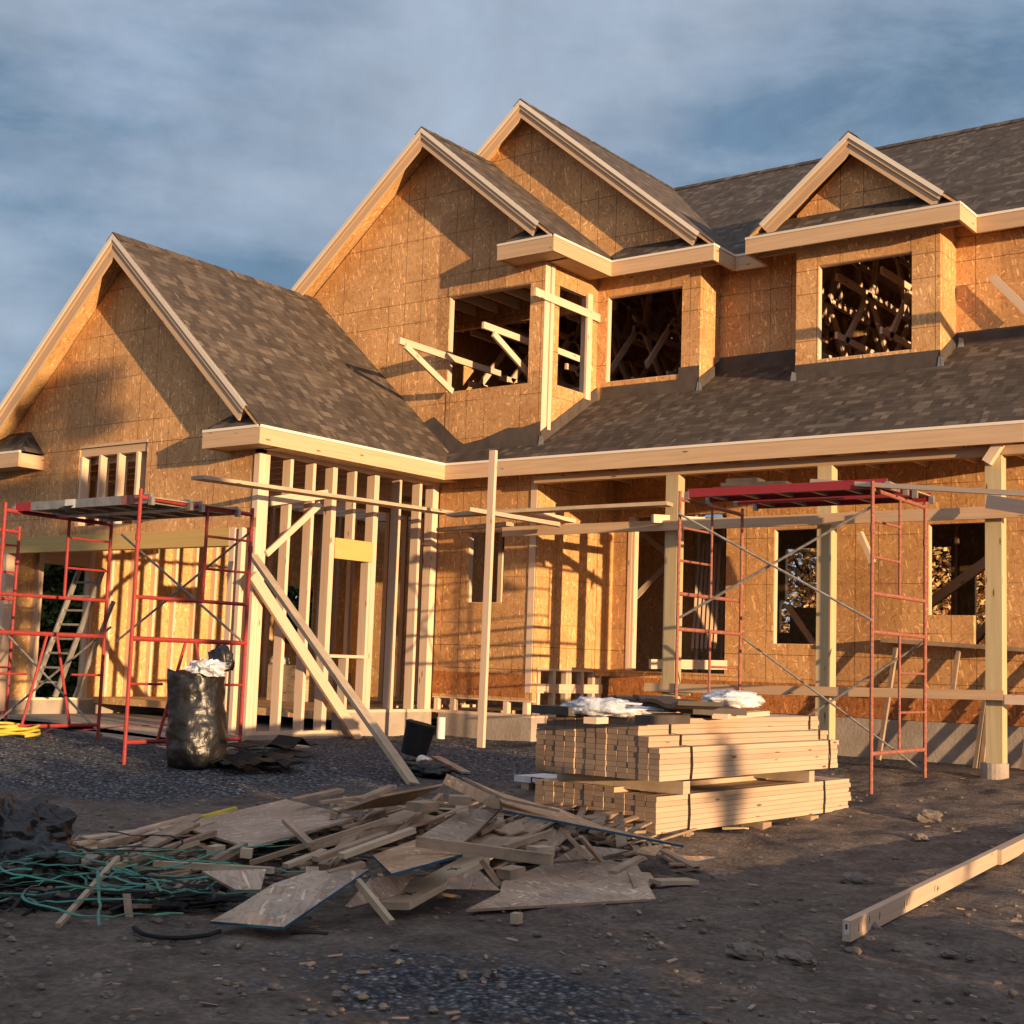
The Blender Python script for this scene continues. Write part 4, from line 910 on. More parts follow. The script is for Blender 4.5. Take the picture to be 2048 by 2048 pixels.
# left scaffold (three frames)
sl_=thing('scaffold',(-12.5,9.2,-.1),'bright red tube scaffold in front of the left garage opening','scaffold')
AX,BX,CX=-10.83,-12.96,-15.09; AY0,AY1=8.53,9.98
scaf_frame(sl_,AX,AY0,AY1,-.16,.0,2.55,'red',True,.13)
scaf_frame(sl_,BX,AY0-.06,AY1-.15,-.1,-.06,2.50,'red',True,.16)
scaf_frame(sl_,CX,AY0,AY1+.1,-.0,.0,2.50,'red',True,.19)
xbrace(sl_,BX,AX,AY1+.0,2.30,1.10); xbrace(sl_,CX,BX,AY1-.1,1.25,.05)
mb=MB(); mb.box(AX-.13,AX+.13,AY0-.08,AY0+.08,-.26,-.16); obj('base_block',mb,'scrapl',sl_)
wb=walkboard('near patched grey walk board on top of the left scaffold',BX-.05,AX+.05,8.62,9.10,2.42,'alu')
for a,b,mm in ((.03,.30,'redp'),(1.80,2.05,'rust'),(.88,1.05,'tag')):
    mb=MB(); mb.box(BX-.05+a,BX-.05+b,8.62-.0145,8.62-.0125,2.419,2.509); obj('patch',mb,mm,wb)
walkboard('rear grey walk board on top of the left scaffold',BX-.05,AX+.05,9.25,9.73,2.42,'alu')
mb=MB(); mb.face([at(128,1012,y=8.58),at(147,1010,y=8.56),at(132,1028,y=8.56)]); mb.face([at(100,1024,y=8.59),at(128,1012,y=8.58),at(131,1014,y=8.57)])
tag(obj('torn_felt',mb,'blk'),'small torn black flap hanging over the edge of the grey walk board','torn felt')
# ---------------- left yard items ----------------
# ladder leaning inside
t=thing('extension_ladder',at(75,1405,x=-16.9),'aluminium ladder leaning inside the doorway behind the left scaffold','ladder')
b0=at(62,1392,y=12.0);tp=at(160,1137,y=12.6); dv=(tp-b0); sidev=V((.42,.1,0))
dn=(tp-b0).normalized()
for s in (0,1):
    mb=MB(); mb.bar(b0+sidev*s,tp+sidev*s,.03,.075,(0,1,0)); obj('rail',mb,'alu',t)
for i in range(1,9):
    mb=MB(); p=b0+dv*(i/9.); mb.bar(p,p+sidev,.03,.03); obj('rung',mb,'alu',t)
mb=MB(); mb.bar(b0+sidev*.9+V((.1,.3,0)),b0+dv*.75+sidev*.9+V((.1,.35,0)),.03,.06,(0,1,0)); obj('rear_leg',mb,'alu',t)
# bin bag
def bagmesh(c,r,h,seed):
    mb=MB(); n=56; rows=44
    for i in range(rows+1):
        f=i/rows; rad=r*(.92+.16*math.sin(f*math.pi*.9)+.06*math.sin(f*7)); 
        if i==0: rad=r*.8
        lean=V((-.10*f,0,0))
        for j in range(n):
            ph=2*math.pi*j/n; q=V((math.cos(ph),math.sin(ph),0))
            w=1+.09*noise.fractal(V((q.x*1.8,q.y*1.8,f*5+seed)),1,2,4)+.045*abs(noise.noise(V((q.x*2,q.y*2,f*14+seed))))
            mb.v.append(V(c)+lean+V((q.x*rad*w,q.y*rad*w,f*h+(.06*noise.noise(V((q.x*2,q.y*2,9))) if f>.9 else 0))))
    for i in range(rows):
        for j in range(n):
            a=i*n+j;b=i*n+(j+1)%n; mb.f.append((a,b,b+n,a+n)); mb.m.append(0); mb.u.append([(0,0)]*4)
    k=len(mb.v); mb.v.append(V(c)+V((-.1,0,h*.93)))
    for j in range(n): mb.f.append((rows*n+j,rows*n+(j+1)%n,k)); mb.m.append(0); mb.u.append([(0,0)]*3)
    return mb
bc=gat(395,1533)-V((0,0,.02))
t=thing('trash_bag',bc,'full black plastic rubbish bag standing between the red scaffold legs','trash bag')
obj('bag',bagmesh(bc,.255,.90,2),'bag',t,smooth=True)
mb=MB(); crumple(mb,bc+V((.12,-.05,.93)),.19,.15,.09,26,4,2.4,.5); obj('paper_contents',mb,'wht',t)
mb=MB(); crumple(mb,bc+V((.10,.12,1.0)),.15,.10,.14,24,8,2.0,.4); obj('bag_rim',mb,'bag',t,smooth=True)
mb=MB()
for i,(a,b,w) in enumerate((((400,1535),(600,1520),.5),((440,1545),(590,1540),.4),((450,1515),(610,1508),.5))): sheet(mb,gat(*a)+V((0,0,.05+.03*i)),gat(*b)+V((0,0,.05+.03*i)),w,.012,10,.10,i*3)
tag(obj('roofing_felt',mb,'blk'),'crumpled black felt sheet lying on gravel right of the rubbish bag','roofing felt')
board('scrap_board',gat(470,1500)+V((0,0,.06)),gat(615,1503)+V((0,0,.05)),.25,.02,'flat brown board lying against the wing foundation','board','scrapl')
board('scrap_board',at(250,1415,z=.10),at(345,1405,z=.12),.25,.03,'flat orange board lying on the garage slab behind the bag','board','scrapl')
# hose coil
def coil(c,r,n,tr,lab,mat,cat,name):
    mb=MB(); pts=[]
    for i in range(n*24): a=i/24*2*math.pi; pts.append(V(c)+V((math.cos(a)*(r+.02*math.sin(i)),math.sin(a)*(r+.02*math.cos(i*.7)),.015+i*.0009+.01*math.sin(i*.9))))
    mb.tube(pts,tr,6); return tag(obj(name,mb,mat,smooth=True),lab,cat)
p=at(15,1474,z=.05); coil((p.x,p.y,.06),.30,5,.016,'yellow hose coil lying beside the slab at the far left','yel','hose','hose_coil')
mb=MB(); pts=[at(u,v,z=.03) for u,v in ((0,1478),(40,1474),(80,1472),(105,1476),(100,1468),(85,1466),(110,1455),(150,1450),(180,1445),(176,1434))]; mb.tube(pts,.008,6)
tag(obj('power_cord',mb,'orange',smooth=True),'thin orange cord looping over the slab edge under the scaffold','cord')
mb=MB(); mb.tube([at(u,v,z=.055) for u,v in ((150,1460),(200,1458),(250,1452),(300,1451),(340,1450))],.006,6); tag(obj('power_cord',mb,'redp'),'straight red cord across the garage slab','cord')
# objects seen through the studs
mb=MB(); q=at(590,1420,y=14.4); 
for (u,y,w,h) in ((560,15.2,.6,.55),(640,15.6,.5,.45)):
    c=at(u,1400,y=y); m2=MB(); m2.box(c.x-w/2,c.x+w/2,y,y+.4,.3,.3+h); tag(obj('cardboard_box',m2,'scrapl'),'brown box on the floor behind the studs '+('near the wing corner' if u==560 else 'below the framed opening'),'box')
c=at(552,1362,y=15.3); blob('plastic_wrap','white',(c.x,15.35,.90),(.16,.12,.10),'white crumpled plastic on the box behind the corner studs','plastic',12,.3,smooth=True)
# black bucket, pipes near pile
c=gat(826,1522)
t=thing('bucket',c,'black ribbed bucket standing upside down and tilted behind the scrap pile','bucket')
mb=MB(); axd=V((.20,.10,1)).normalized(); mb.tube([c+V((0,0,.06)),c+V((0,0,.06))+axd*.12,c+V((0,0,.06))+axd*.33],[.13,.14,.155],24); obj('pail',mb,'blk',t)
mb=MB(); mb.tube([c+V((0,0,.06))+axd*.30,c+V((0,0,.06))+axd*.325],.162,24); obj('rim',mb,'blk',t)
blob('black_bag','bag',gat(856,1552)+V((0,0,.05)),(.24,.18,.09),'small black plastic heap beside the upside down bucket','plastic bag',21,.3,smooth=True)
mb=MB(); mb.tube([gat(842,1540)+V((0,0,.09)),gat(860,1546)+V((0,0,.08))],.055,16); tag(obj('drain_pipe',mb,'white'),'short white pipe offcut lying by the bucket','pipe')
board('trim_strip',at(872,1514,z=.02),gat(932,1552)+V((0,0,.03)),.09,.02,'curved pale metal strip lying above the pile crest','strip','alu')
p=at(881,1478,z=-.01); mb=MB(); mb.tube([(p.x,p.y,-.1),(p.x,p.y,.27)],.055,20); tag(obj('drain_pipe',mb,'white',smooth=False),'short white pipe standing upright at the inner foundation corner','pipe')
# ---------------- scrap pile ----------------
GS='small offcuts in the scrap pile'
def hp(x,y):
    """mound height of the pile above ground"""
    c=PC; dx=(V((x,y,0))-c); a=dx.dot(PA)/2.7; b=dx.dot(PB)/1.15
    return .36*math.exp(-(a*a+b*b)*1.3)
PL=at(150,1740,z=-.3);PR=at(1330,1700,z=-.3)
PC=at(860,1690,z=-.22); PC.z=0; PA=(PR-PL); PA.z=0; PA.normalize(); PB=V((-PA.y,PA.x,0))
def panel(pts,z3,label,mat='osbs',name='board_sheet',cat='panel',t=.014,edge='scrap',group=None):
    P=[at(*p,z=z) for p,z in zip(pts[:3],z3)]; n=(P[1]-P[0]).cross(P[2]-P[0]).normalized()
    if n.z<0: n=-n
    for u,v in pts[3:]:
        d=FW+RT*((u-1024)/F)-UP*((v-1024)/F); k=(P[0]-CAM).dot(n)/d.dot(n); P.append(CAM+d*k)
    # orientation
    ar=sum((P[i].cross(P[(i+1)%len(P)])).z for i in range(len(P)))
    if ar<0: P.reverse()
    mb=MB(); mb.prism([p-n*t for p in P],n*t,None,None,1); o=obj(name,mb,[mat,edge]); return tag(o,label,cat,group)
def pb(a,b,za,zb,w,t,label=None,mat='scrap',group=None,name='scrap_board',cat='board',rot=0):
    p=at(*a,z=za);q=at(*b,z=zb); mb=MB(); d=(q-p).normalized(); up=V((0,0,1)); 
    if rot: up=Matrix.Rotation(R(rot),3,d)@up
    mb.bar(p,q,w*.72,t*.62,up); return tag(obj(name,mb,mat),label,cat,group)
panel([(351,1650),(572,1598),(714,1634),(493,1696),(475,1687)],(-.10,.0,.02),'large tan strand board sheet with a rusty stain on the back left of the pile')
panel([(420,1842),(567,1854),(738,1738),(711,1763),(640,1813)][:3]+[(620,1742),(545,1768),(470,1815)],(-.25,-.25,-.05),'long grey strand board piece with blue front edge at the lower left of the pile',edge='blue')
panel([(932,1819),(1312,1797),(1267,1716),(1086,1729),(1030,1752),(1004,1763),(1000,1785)],(-.285,-.27,-.20),'large grey strand board sheet with a pointed left corner at the front of the pile',edge='scrap')
panel([(745,1710),(783,1747),(925,1708),(850,1672)],(-.05,-.06,.0),'reddish tan strand board square in the middle of the pile','osbw',edge='blue')
panel([(842,1671),(919,1624),(1003,1616),(952,1664),(921,1688)],(.02,.12,.14),'tan plywood sheet just behind the middle square','osbs')
panel([(677,1619),(804,1606),(885,1567),(882,1581)][:3]+[(760,1590)],(.06,.08,.25),'thin orange tinted sheet leaning up to the pile crest','osbw')
panel([(885,1567),(894,1547),(1000,1598),(1006,1618),(985,1617)],(.24,.30,.20),'pale plywood flap at the crest of the pile','scrapl' if False else 'osbw')
panel([(1000,1597),(1006,1619),(1368,1691),(1281,1692),(1200,1642),(1116,1615)][:3]+[(1200,1650),(1116,1616)],(.20,.18,-.10),'long orange tinted sheet with blue edge sloping down to the right below the bundles','osbw',edge='blue')
panel([(925,1553),(1010,1596),(1120,1620),(1000,1585)],(.31,.24,.16),'narrow ripped strip on the long sloping sheet','osbw')
panel([(404,1742),(532,1738),(522,1779),(471,1779)],(-.08,-.08,-.16),'pale grey board with slanted end at the left middle of the pile','osbs')
panel([(89,1693),(174,1679),(250,1688),(170,1702)],(-.2,-.17,-.17),'flat tan panel piece near the black bag at the left','osbw')
panel([(150,1722),(214,1686),(216,1700),(160,1735)],(-.2,-.12,-.14),'grey narrow panel tilted behind the thin stick','osbs')
panel([(892,1778),(893,1757),(960,1742),(1000,1780)],(-.2,-.15,-.12),'square grey panel left of the pointed sheet','osbs')
panel([(690,1812),(740,1757),(830,1745),(800,1790),(700,1815)],(-.22,-.12,-.12),'dark brown panel under the marked plank','osbs')
panel([(272,1657),(372,1631),(490,1622),(310,1662)],(-.16,-.12,-.04),'thin orange sliver sheet at the back left of the pile','osbw')
panel([(1284,1694),(1330,1688),(1310,1712),(1270,1705)],(-.12,-.13,-.17),'small tan panel under the right tip of the long sheet','osbw')
panel([(1331,1705),(1432,1714),(1395,1722),(1345,1716)],(-.22,-.26,-.26),'thin blue edged sliver at the right end of the pile','osbw',edge='blue')
panel([(1255,1742),(1300,1745),(1314,1766),(1268,1775)],(-.22,-.25,-.27),'small grey panel right of the pointed sheet','osbs')
panel([(1103,1722),(1160,1690),(1260,1700),(1190,1716)],(-.17,-.10,-.14),'brown panel half buried behind the pointed sheet','osbs')
# marked plank
t=thing('marked_plank',at(770,1810,z=-.28),'wide pale plank with pencilled crosses lying diagonally in the pile','plank')
a=at(787,1812,z=-.235);b=at(950,1722,z=-.13); d=(b-a).normalized(); n=V((0,-.35,1)).normalized()
sd=d.cross(n).normalized(); n=sd.cross(d)
mb=MB(); mb.bar(a,b,.18,.038,n); obj('plank',mb,'scrapl',t)
mb=MB()
for f in (.17,.72):
    c=a+(b-a)*f+n*.0205
    for s in (1,-1): mb.bar(c-d*.025-sd*.03*s,c+d*.025+sd*.03*s,.008,.002,n)
obj('pencil_mark',mb,'ink',t)
LB=[((702,1747),(782,1845),-.07,-.27,.045,.05,'pale stick leaning over the lower end of the marked plank','scrapl'),
((835,1683),(1104,1720),.04,.03,.045,.09,'long brown timber lying level across the right middle of the pile','scrap'),
((500,1726),(773,1640),-.15,.10,.09,.04,'long grey board running from front left to the crest','scrap'),
((683,1712),(826,1660),.0,.10,.07,.045,'pale board with bright end just left of the middle square','scrapl'),
((630,1718),(772,1668),-.04,.06,.07,.045,'brown board beside the pale bright ended board','scrap'),
((571,1732),(649,1702),-.12,-.06,.07,.04,'short pale board above the large grey sheet','scrapl'),
((655,1748),(727,1728),-.08,-.04,.07,.045,'short brown board over the top of the large grey sheet','scrap'),
((627,1790),(624,1738),-.16,-.08,.09,.045,'short upright looking block lying on the large grey sheet','scrap'),
((116,1851),(236,1715),-.29,-.08,.035,.035,'thin tan stick standing across the teal strapping','scrapl'),
((571,1641),(622,1690),.05,-.02,.06,.04,'dark board sticking down from the back sheet','scrap'),
((963,1720),(1000,1770),-.02,-.14,.05,.04,'small slanted stick right of the marked plank','scrap'),
((1310,1764),(1386,1762),-.25,-.26,.16,.04,'yellow ended offcut at the right front of the pile','scrapl'),
((1325,1700),(1393,1736),-.18,-.25,.09,.03,'short brown board at the right end of the pile','scrap'),
((1120,1656),(1182,1720),.05,-.12,.04,.03,'left of two dark laths under the long sloping sheet','scrap'),
((1161,1673),(1202,1722),.02,-.14,.04,.03,'right of two dark laths under the long sloping sheet','scrap'),
((1008,1696),(1107,1663),.0,.06,.05,.05,'grey timber behind the long level timber','scrap'),
((262,1722),(430,1665),-.16,-.06,.05,.05,'long dark joist running up to the large tan sheet','scrap'),
((205,1740),(395,1684),-.2,-.10,.06,.04,'tan timber next to the dark joist','scrapl'),
((260,1712),(390,1648),-.14,-.03,.10,.03,'grey plank behind the dark joist','scrap'),
((310,1727),(545,1741),-.13,-.1,.05,.05,'thin pale batten lying level above the teal strapping','scrapl'),
((590,1600),(681,1580),.06,.10,.10,.035,'lit board end at the back of the pile','scrap'),
((640,1605),(725,1594),.07,.10,.08,.03,'brown board behind the orange tinted sheet','scrap'),
((720,1600),(785,1573),.10,.16,.09,.04,'dark board behind the crest at left','scrap'),
((404,1634),(472,1616),-.02,.02,.04,.03,'thin golden stick on the edge of the large tan sheet','yel'),
((425,1724),(490,1690),-.10,-.04,.06,.05,'forked branch like scrap in front of the large tan sheet','scrap'),
((1280,1716),(1225,1745),-.12,-.16,.08,.03,'thin scrap behind the right end of the pointed sheet','scrap')]
for a,b,za,zb,w,tt,lab,mt in LB: pb(a,b,za,zb,w,tt,lab,mt)
for (c,z,s,lab,mt) in (((1022,1745),-.08,.12,'square block of wood on the pile left of the pointed sheet','scrap'),((1033,1836),-.265,.055,'tiny block of wood alone on the dirt in front of the pointed sheet','scrapl'),((1081,1702),.0,.12,'orange lit block behind the pointed sheet','scrapl'),((846,1612),.16,.15,'flat block near the crest','scrap'),((920,1600),.20,.16,'wide block below the pale flap','scrap'),((432,1700),-.08,.08,'small pale cube before the tan sheet','scrapl'),((493,1706),-.06,.06,'smaller cube beside the pale cube','scrapl')):
    p=at(*c,z=z); mb=MB(); an=random.uniform(0,3); dv_=V((math.cos(an),math.sin(an),random.uniform(-.1,.1)))*s/2; mb.bar(p-dv_,p+dv_,s*.8,min(.05,s)); tag(obj('offcut',mb,mt),lab,'wood block')
# filler pieces
dirA=(at(773,1640,z=0)-at(500,1724,z=0)); dirA.z=0; dirA.normalize()
rs=random.Random(11)
base_ang=math.atan2(dirA.y,dirA.x)
BIG=[[(351,1650),(572,1598),(714,1634),(493,1696)],[(420,1842),(567,1854),(738,1738),(620,1742)],[(932,1819),(1312,1797),(1267,1716),(1086,1729)],[(745,1710),(783,1747),(925,1708),(850,1672)],[(885,1567),(1000,1598),(1368,1691),(1281,1692),(1006,1619)]]
def inpoly(q,pl):
    c=False
    for i in range(len(pl)):
        (x1,y1),(x2,y2)=pl[i],pl[i-1]
        if (y1>q[1])!=(y2>q[1]) and q[0]<(x2-x1)*(q[1]-y1)/(y2-y1)+x1: c=not c
    return c
for i in range(230):
    u=rs.uniform(-1,.82); w_=rs.gauss(0,.42)
    pos=PC+PA*(u*2.45)+PB*(w_*1.0*(1-.5*abs(u))+.10)
    an=base_ang+(rs.gauss(0,.28) if rs.random()<.72 else rs.uniform(-1.6,1.6)); ln_=rs.uniform(.18,.55) if rs.random()<.55 else rs.uniform(.5,1.25)
    h=hp(pos.x,pos.y)*rs.uniform(.35,.92); zc=-.33+h
    lg=i<60 and abs(u)<.75
    if lg: ln_=rs.uniform(.8,1.5); an=base_ang+rs.gauss(0,.16); zc=-.30+hp(pos.x,pos.y)*.97
    e=V((math.cos(an),math.sin(an),0))*ln_/2
    h0=hp(*(pos-e).xy);h1=hp(*(pos+e).xy); m_=(h0+h1)/2; e.z=(h1-h0)/2*.8+rs.uniform(-.02,.02)
    c=V((pos.x,pos.y,max(zc,-.27))); dd=c-CAM; q=(1024+F*dd.dot(RT)/dd.dot(FW),1024-F*dd.dot(UP)/dd.dot(FW))
    if any(inpoly(q,b) for b in BIG) or (u>.25 and w_>.05): continue
    mb=MB(); flat=rs.random()<.2 and not lg
    mb.bar(c-e,c+e,rs.choice((.03,.04,.05,.07,.09)) if not flat else rs.uniform(.18,.34),rs.choice((.010,.014,.02,.038)) if not flat else .012,(rs.uniform(-.3,.3),rs.uniform(-.3,.3),1))
    mt=rs.choice(('scrap','scrap','scrapl','scrap')); wd=(mb.v[0]-mb.v[1]).length
    kind=('scrap_sheet','sheet piece') if wd>.18 else ('offcut','short chunky offcut') if ln_<.4 and wd>.07 else ('lath','thin narrow lath') if wd<.05 else ('scrap_board','long scrap board') if ln_>.7 else ('scrap_stick','short scrap stick')
    zn='by the teal strapping' if u<-.6 else 'around the large tan sheet' if u<-.2 else 'around the reddish middle square' if u<.2 else 'below the long sloping sheet' if u<.6 else 'at the thin right end'
    zd=', back side' if w_>.1 else ', front side'
    lb=('pale ' if mt=='scrapl' else 'dark ')+kind[1]+' in the pile '+zn+zd
    tag(obj(kind[0],mb,mt),lb,'scrap wood','scrap pile: '+lb)
# mulch of the pile base
mb=MB()
for i in range(1500):
    u=rs.uniform(-1,.62); pos=PC+PA*(u*2.3)+PB*rs.gauss(0,.5); an=base_ang+rs.gauss(0,.7); ln_=rs.uniform(.03,.26); e=V((math.cos(an),math.sin(an),rs.uniform(-.3,.3)))*ln_/2
    c=V((pos.x,pos.y,-.285+hp(pos.x,pos.y)*rs.uniform(0,.75))); mb.bar(c-e,c+e,rs.uniform(.01,.05),rs.uniform(.004,.02))
tag(obj('wood_splinters',mb,'scrap'),None,None,None,'stuff')
mb=MB()
n_=28
for i in range(n_+1):
    for j in range(n_+1):
        pos=PC+PA*((i/n_-.5)*5.4)+PB*((j/n_-.5)*2.6); edge=min(i,j,n_-i,n_-j)
        mb.v.append(V((pos.x,pos.y,gz(pos.x,pos.y)-.05+(hp(pos.x,pos.y)*.72+.05*noise.noise(pos*3) if edge>0 else -.05))))
for i in range(n_):
    for j in range(n_):
        a=i*(n_+1)+j; mb.f.append((a,a+n_+1,a+n_+2,a+1)); mb.m.append(0); mb.u.append([(0,0)]*4)
o=obj('dirt_mound',mb,'ground',smooth=True); o['kind']='structure'
# strapping tangle
t=thing('strapping_tangle',at(250,1800,z=-.3),'tangle of teal green plastic strapping at the left end of the scrap pile','strapping')
rs=random.Random(5)
def curve(p,ang,n,st,curl,z):
    pts=[V((p.x,p.y,z))]
    for i in range(n):
        ang+=curl+rs.gauss(0,.045); q=pts[-1]+V((math.cos(ang),math.sin(ang),0))*st; q.z=max(gz(q.x,q.y)+.01,min(z+.14,pts[-1].z+rs.gauss(0,.008))); pts.append(q)
    return pts
for i in range(40):
    p=at(rs.uniform(-20,420),rs.uniform(1752,1822),z=-.28); a0=math.atan2(PA.y,PA.x)+rs.gauss(0,.8)+(math.pi if rs.random()<.5 else 0)
    pts=curve(p,a0,rs.randint(12,26),.065,rs.gauss(0,.11),rs.uniform(-.24,-.08))
    mb=MB()
    for q0,q1 in zip(pts[:-1],pts[1:]): mb.bar(q0,q1+(q1-q0)*.04,.013,.003,(rs.uniform(-.4,.4),-.4,1))
    obj('strap_band',mb,'teal' if rs.random()<.75 else 'blk',t)
mb=MB()
for i in range(220):
    p=at(rs.uniform(-20,480),1810-rs.random()**1.5*75,z=-.28); an=rs.uniform(0,6); e=V((math.cos(an),math.sin(an),rs.uniform(-.2,.2)))*rs.uniform(.04,.2); c=V((p.x,p.y,-.32+rs.uniform(0,.07))); mb.bar(c-e,c+e,rs.uniform(.01,.05),.005,(rs.uniform(-1,1),rs.uniform(-1,1),1))
obj('black_scraps',mb,'blk',t)
mb=MB(); pts=[at(u,v,z=-.29) for u,v in ((268,1855),(285,1868),(320,1875),(370,1876),(415,1870),(440,1862))]; mb.tube(pts,.011,6); tag(obj('rubber_hose',mb,'blk',smooth=True),'thin black hose curved on the dirt in front of the strapping','hose')
mb=MB(); mb.bar(at(585,1866,z=-.3),at(655,1870,z=-.3),.05,.02); tag(obj('rubber_strip',mb,'blk'),'flat black rubber strip on the dirt below the grey sheet','rubber strip')
t=thing('plastic_heap',at(30,1720,z=-.3),'shiny black and brown crumpled plastic heap at the far left edge','plastic heap')
mb=MB(); crumple(mb,at(15,1676,z=-.10),.33,.32,.25,64,31,1.8,.30); obj('sheeting',mb,'bag',t)
mb=MB(); crumple(mb,at(30,1720,z=-.2),.42,.3,.17,60,33,2.4,.32); obj('lower_sheeting',mb,'bag',t,smooth=True)
# stones
def stone(c,r,sd,lab,cat='stone',group=None,mat='rock'):
    mb=MB(); crumple(mb,c,r*1.25,r,r*.6,26,sd,1.6,.38); tag(obj('stone',mb,mat,smooth=False),lab,cat,group)
for i,(u,v,r,lab) in enumerate(((1850,1665,.13,'large grey rock beside the dark timber'),(1712,1758,.10,'reddish angular rock in the open dirt'),(1590,1918,.095,'smooth dark stone at the bottom right'),(1490,1905,.09,'pale flat stone left of the smooth dark stone'),(1735,1862,.07,'stone touching the end of the long loose timber'),(1897,1903,.04,'small white stone at the lower right edge'),(1658,1722,.05,'squarish grey stone near the middle of the dirt'),(1725,1550,.09,'stone at the foot of the right scaffold'),(1705,1897,.04,'flat pebble just in front of the timber end'),(1840,1695,.07,'brown stone in front of the large grey rock'))):
    p=at(u,v,z=-.28); stone(V((p.x,p.y,gz(p.x,p.y)+r*.15)),r*.8,i+40,lab)
rs=random.Random(9); mb=MB()
for i in range(1500):
    u=rs.uniform(-40,2090); v=rs.uniform(1540,2060)**1; p=at(u,v,z=-.28)
    if p.y>14: continue
    r=rs.choice((.005,.006,.008,.011,.016,.02))*rs.uniform(.6,1.2); k=len(mb.v)
    if r>.009:
        crumple(mb,(p.x,p.y,gz(p.x,p.y)+r*.35),r*1.2,r,r*.7,8,i,1.3,.35); continue
    zc=gz(p.x,p.y)+r*.3
    q=[V((p.x,p.y,zc))+V((rs.uniform(.6,1.2)*r*a,rs.uniform(.6,1.2)*r*b,rs.uniform(.4,.8)*r*c)) for a,b,c in ((1,0,0),(0,1,0),(-1,0,0),(0,-1,0),(0,0,1),(0,0,-1))]
    mb.solid(q,[(0,1,4),(1,2,4),(2,3,4),(3,0,4),(1,0,5),(2,1,5),(3,2,5),(0,3,5)])
tag(obj('loose_pebbles',mb,'rock'),None,None,None,'stuff')
mb=MB()
for i in range(150):
    u=rs.uniform(200,2090); v=rs.uniform(1560,2060); p=at(u,v,z=-.28); an=rs.uniform(0,6); e=V((math.cos(an),math.sin(an),rs.uniform(-.15,.15)))*rs.uniform(.008,.035); c=V((p.x,p.y,gz(p.x,p.y)+.012)); mb.bar(c-e,c+e,rs.uniform(.006,.022),.004,(rs.uniform(-.5,.5),rs.uniform(-.5,.5),1))
tag(obj('wood_chips',mb,'scrap'),None,None,None,'stuff')
for i,(a,b,w,lab) in enumerate((((1690,1610),(1745,1616),.14,'pale triangular offcut left of the scaffold foot'),((1718,1603),(1795,1600),.07,'short grey timber at the scaffold foot'),((1700,1630),(1727,1622),.07,'thin pale chip between bundle and scaffold foot'))):
    board('offcut',at(*a,z=-.25),at(*b,z=-.25),w,.025,lab,'offcut','scrapl')
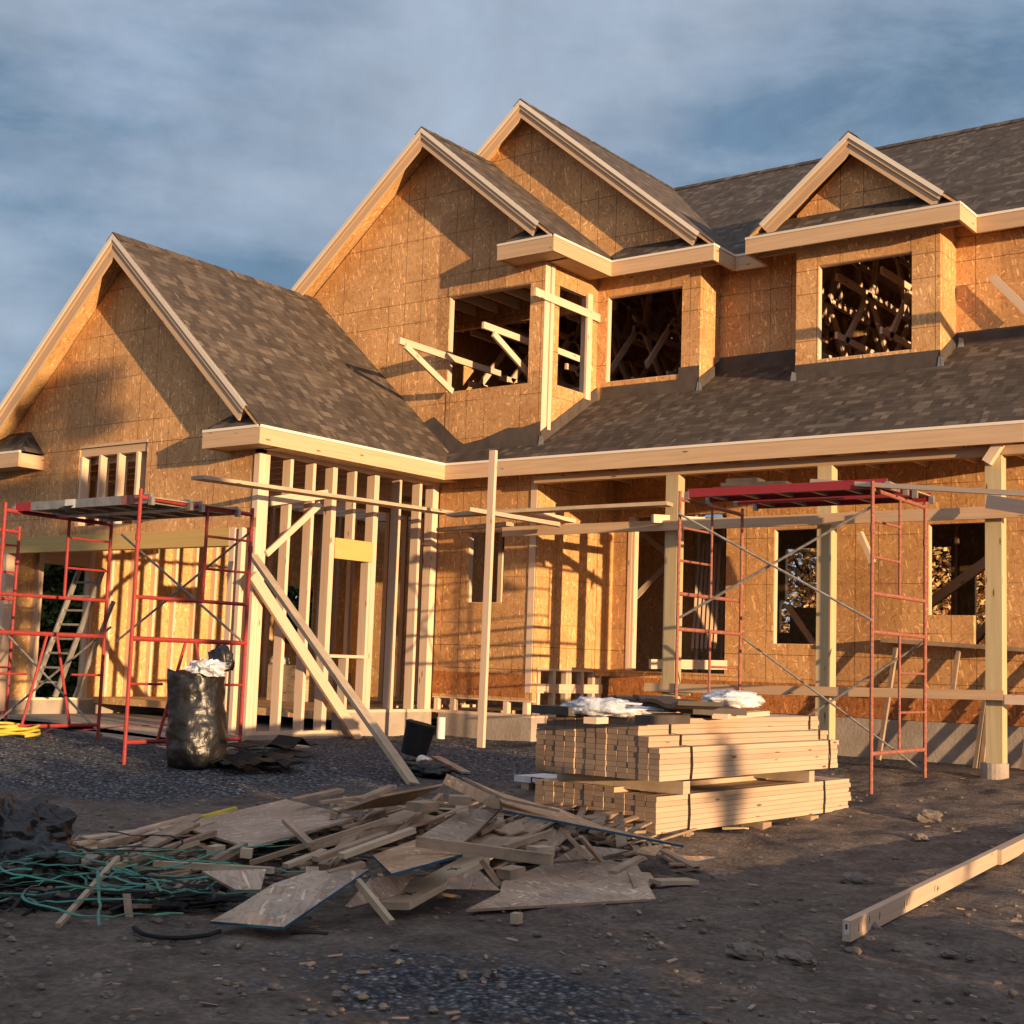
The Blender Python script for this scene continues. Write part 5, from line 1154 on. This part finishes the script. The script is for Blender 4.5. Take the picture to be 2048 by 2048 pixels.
# ---------------- trees ----------------
def tree(name,x,y,h,r,leaf,label,n=1500,z0=0.,crown0=.2,ls=.16,cone=False,group=None,ncl=26):
    t=thing(name,(x,y,z0),label,'tree',group); rg=random.Random(int(x*31+y*17))
    mb=MB(); mb.tube([(x,y,z0-.3),(x+.05,y,z0+h*.4),(x,y,z0+h*.9)],[.035*h,.025*h,.008*h],8)
    for i in range(7):
        a=rg.uniform(0,6.28); zz=z0+h*rg.uniform(.3,.8); mb.tube([(x,y,zz),(x+math.cos(a)*r*.7,y+math.sin(a)*r*.7,zz+h*.1)],[.012*h,.004*h],5)
    obj('trunk',mb,'bark',t)
    mb=MB(); cl=[]
    for i in range(ncl):
        f=rg.uniform(crown0,1); rr=r*((1-f)/(1-crown0)*1.0+.08 if cone else math.sqrt(max(.05,1-((f-.6)/.45)**2))); a=rg.uniform(0,6.28); q=rr*rg.uniform(.3,.95)
        cl.append((V((x+math.cos(a)*q,y+math.sin(a)*q,z0+h*f)),r*rg.uniform(.22,.4)))
    for i in range(n):
        c,cr=rg.choice(cl); d=V((rg.gauss(0,1),rg.gauss(0,1),rg.gauss(0,.8))); d=d.normalized()*cr*rg.uniform(.4,1.05); p=c+d
        a=V((rg.gauss(0,1),rg.gauss(0,1),rg.gauss(0,.6))).normalized(); b=a.cross(V((rg.gauss(0,1),rg.gauss(0,1),rg.gauss(0,1)))).normalized(); s=ls*rg.uniform(.5,1.2)
        mb.face([p-a*s,p+b*s*.5,p+a*s,p-b*s*.5],[(0,0)]*4)
    obj('crown',mb,leaf,t)
# behind the house, seen through the openings
def beyond(u,v,d): 
    r_=FW+RT*((u-1024)/F)-UP*((v-1024)/F); return CAM+r_*d
for i,(u,d,h,r,lf,lab) in enumerate(((90,27,4.6,1.5,'leafg','dark evergreen left in the garage doorway'),(140,30,4.6,1.9,'leafr','russet bush behind the ladder in the garage doorway'),(60,33,4.4,2.,'leafg','second evergreen further behind the garage doorway'),
    (575,32,4.6,2.,'leafg','evergreen seen between the corner studs of the wing'),(805,34,4.8,1.8,'leafg','evergreen seen between the inner studs of the wing'),
    (1608,38,6.2,2.6,'leafo','golden autumn tree seen through the narrow porch window'),(1885,36,5.8,2.4,'leafo','golden autumn tree in the left of the wide porch window'),(1985,38,5.6,2.4,'leafg','olive tree seen right in the wide porch window'))):
    p=beyond(u,1300,d); tree('bush' if 'bush' in lab else ('evergreen_tree' if lf=='leafg' else 'autumn_tree'),p.x,p.y,h,r*1.25,lf,lab,22000,-.2,.03,.11,ncl=110)
# out of view: an evergreen, plus a bush and foliage row added to cast shade
for i,(x,y,h,r,z,lab) in enumerate(((9.2,3.55,7.0,.5,0,'slim evergreen to the right of the yard'),(21.,1.6,3.1,.45,-.3,'unseen low slim bush added far right to shade the lumber bundles'))):
    tree('evergreen_tree',x,y,h,r,'leafg',lab,2600 if i==0 else 700,z,.42 if i==0 else .1,.16,cone=False)
t=thing('shade_hedge',(4.4,-2.,-.3),'unseen dense foliage row added right of the camera to shade the foreground','shade_hedge')  # unseen, added to keep the low sun off the foreground
mb=MB(); rg=random.Random(3)
for i in range(5600):
    p=V((4.4+rg.gauss(0,.25),rg.uniform(-9,5.3),-.3+rg.random()**.7*(1.50+.15*math.sin(i)))); a=V((rg.gauss(0,1),rg.gauss(0,1),rg.gauss(0,1))).normalized(); b=a.cross(V((rg.gauss(0,1),rg.gauss(0,1),1))).normalized(); s=.15
    mb.face([p-a*s,p+b*s*.6,p+a*s,p-b*s*.6],[(0,0)]*4)
obj('foliage',mb,'leafg',t)
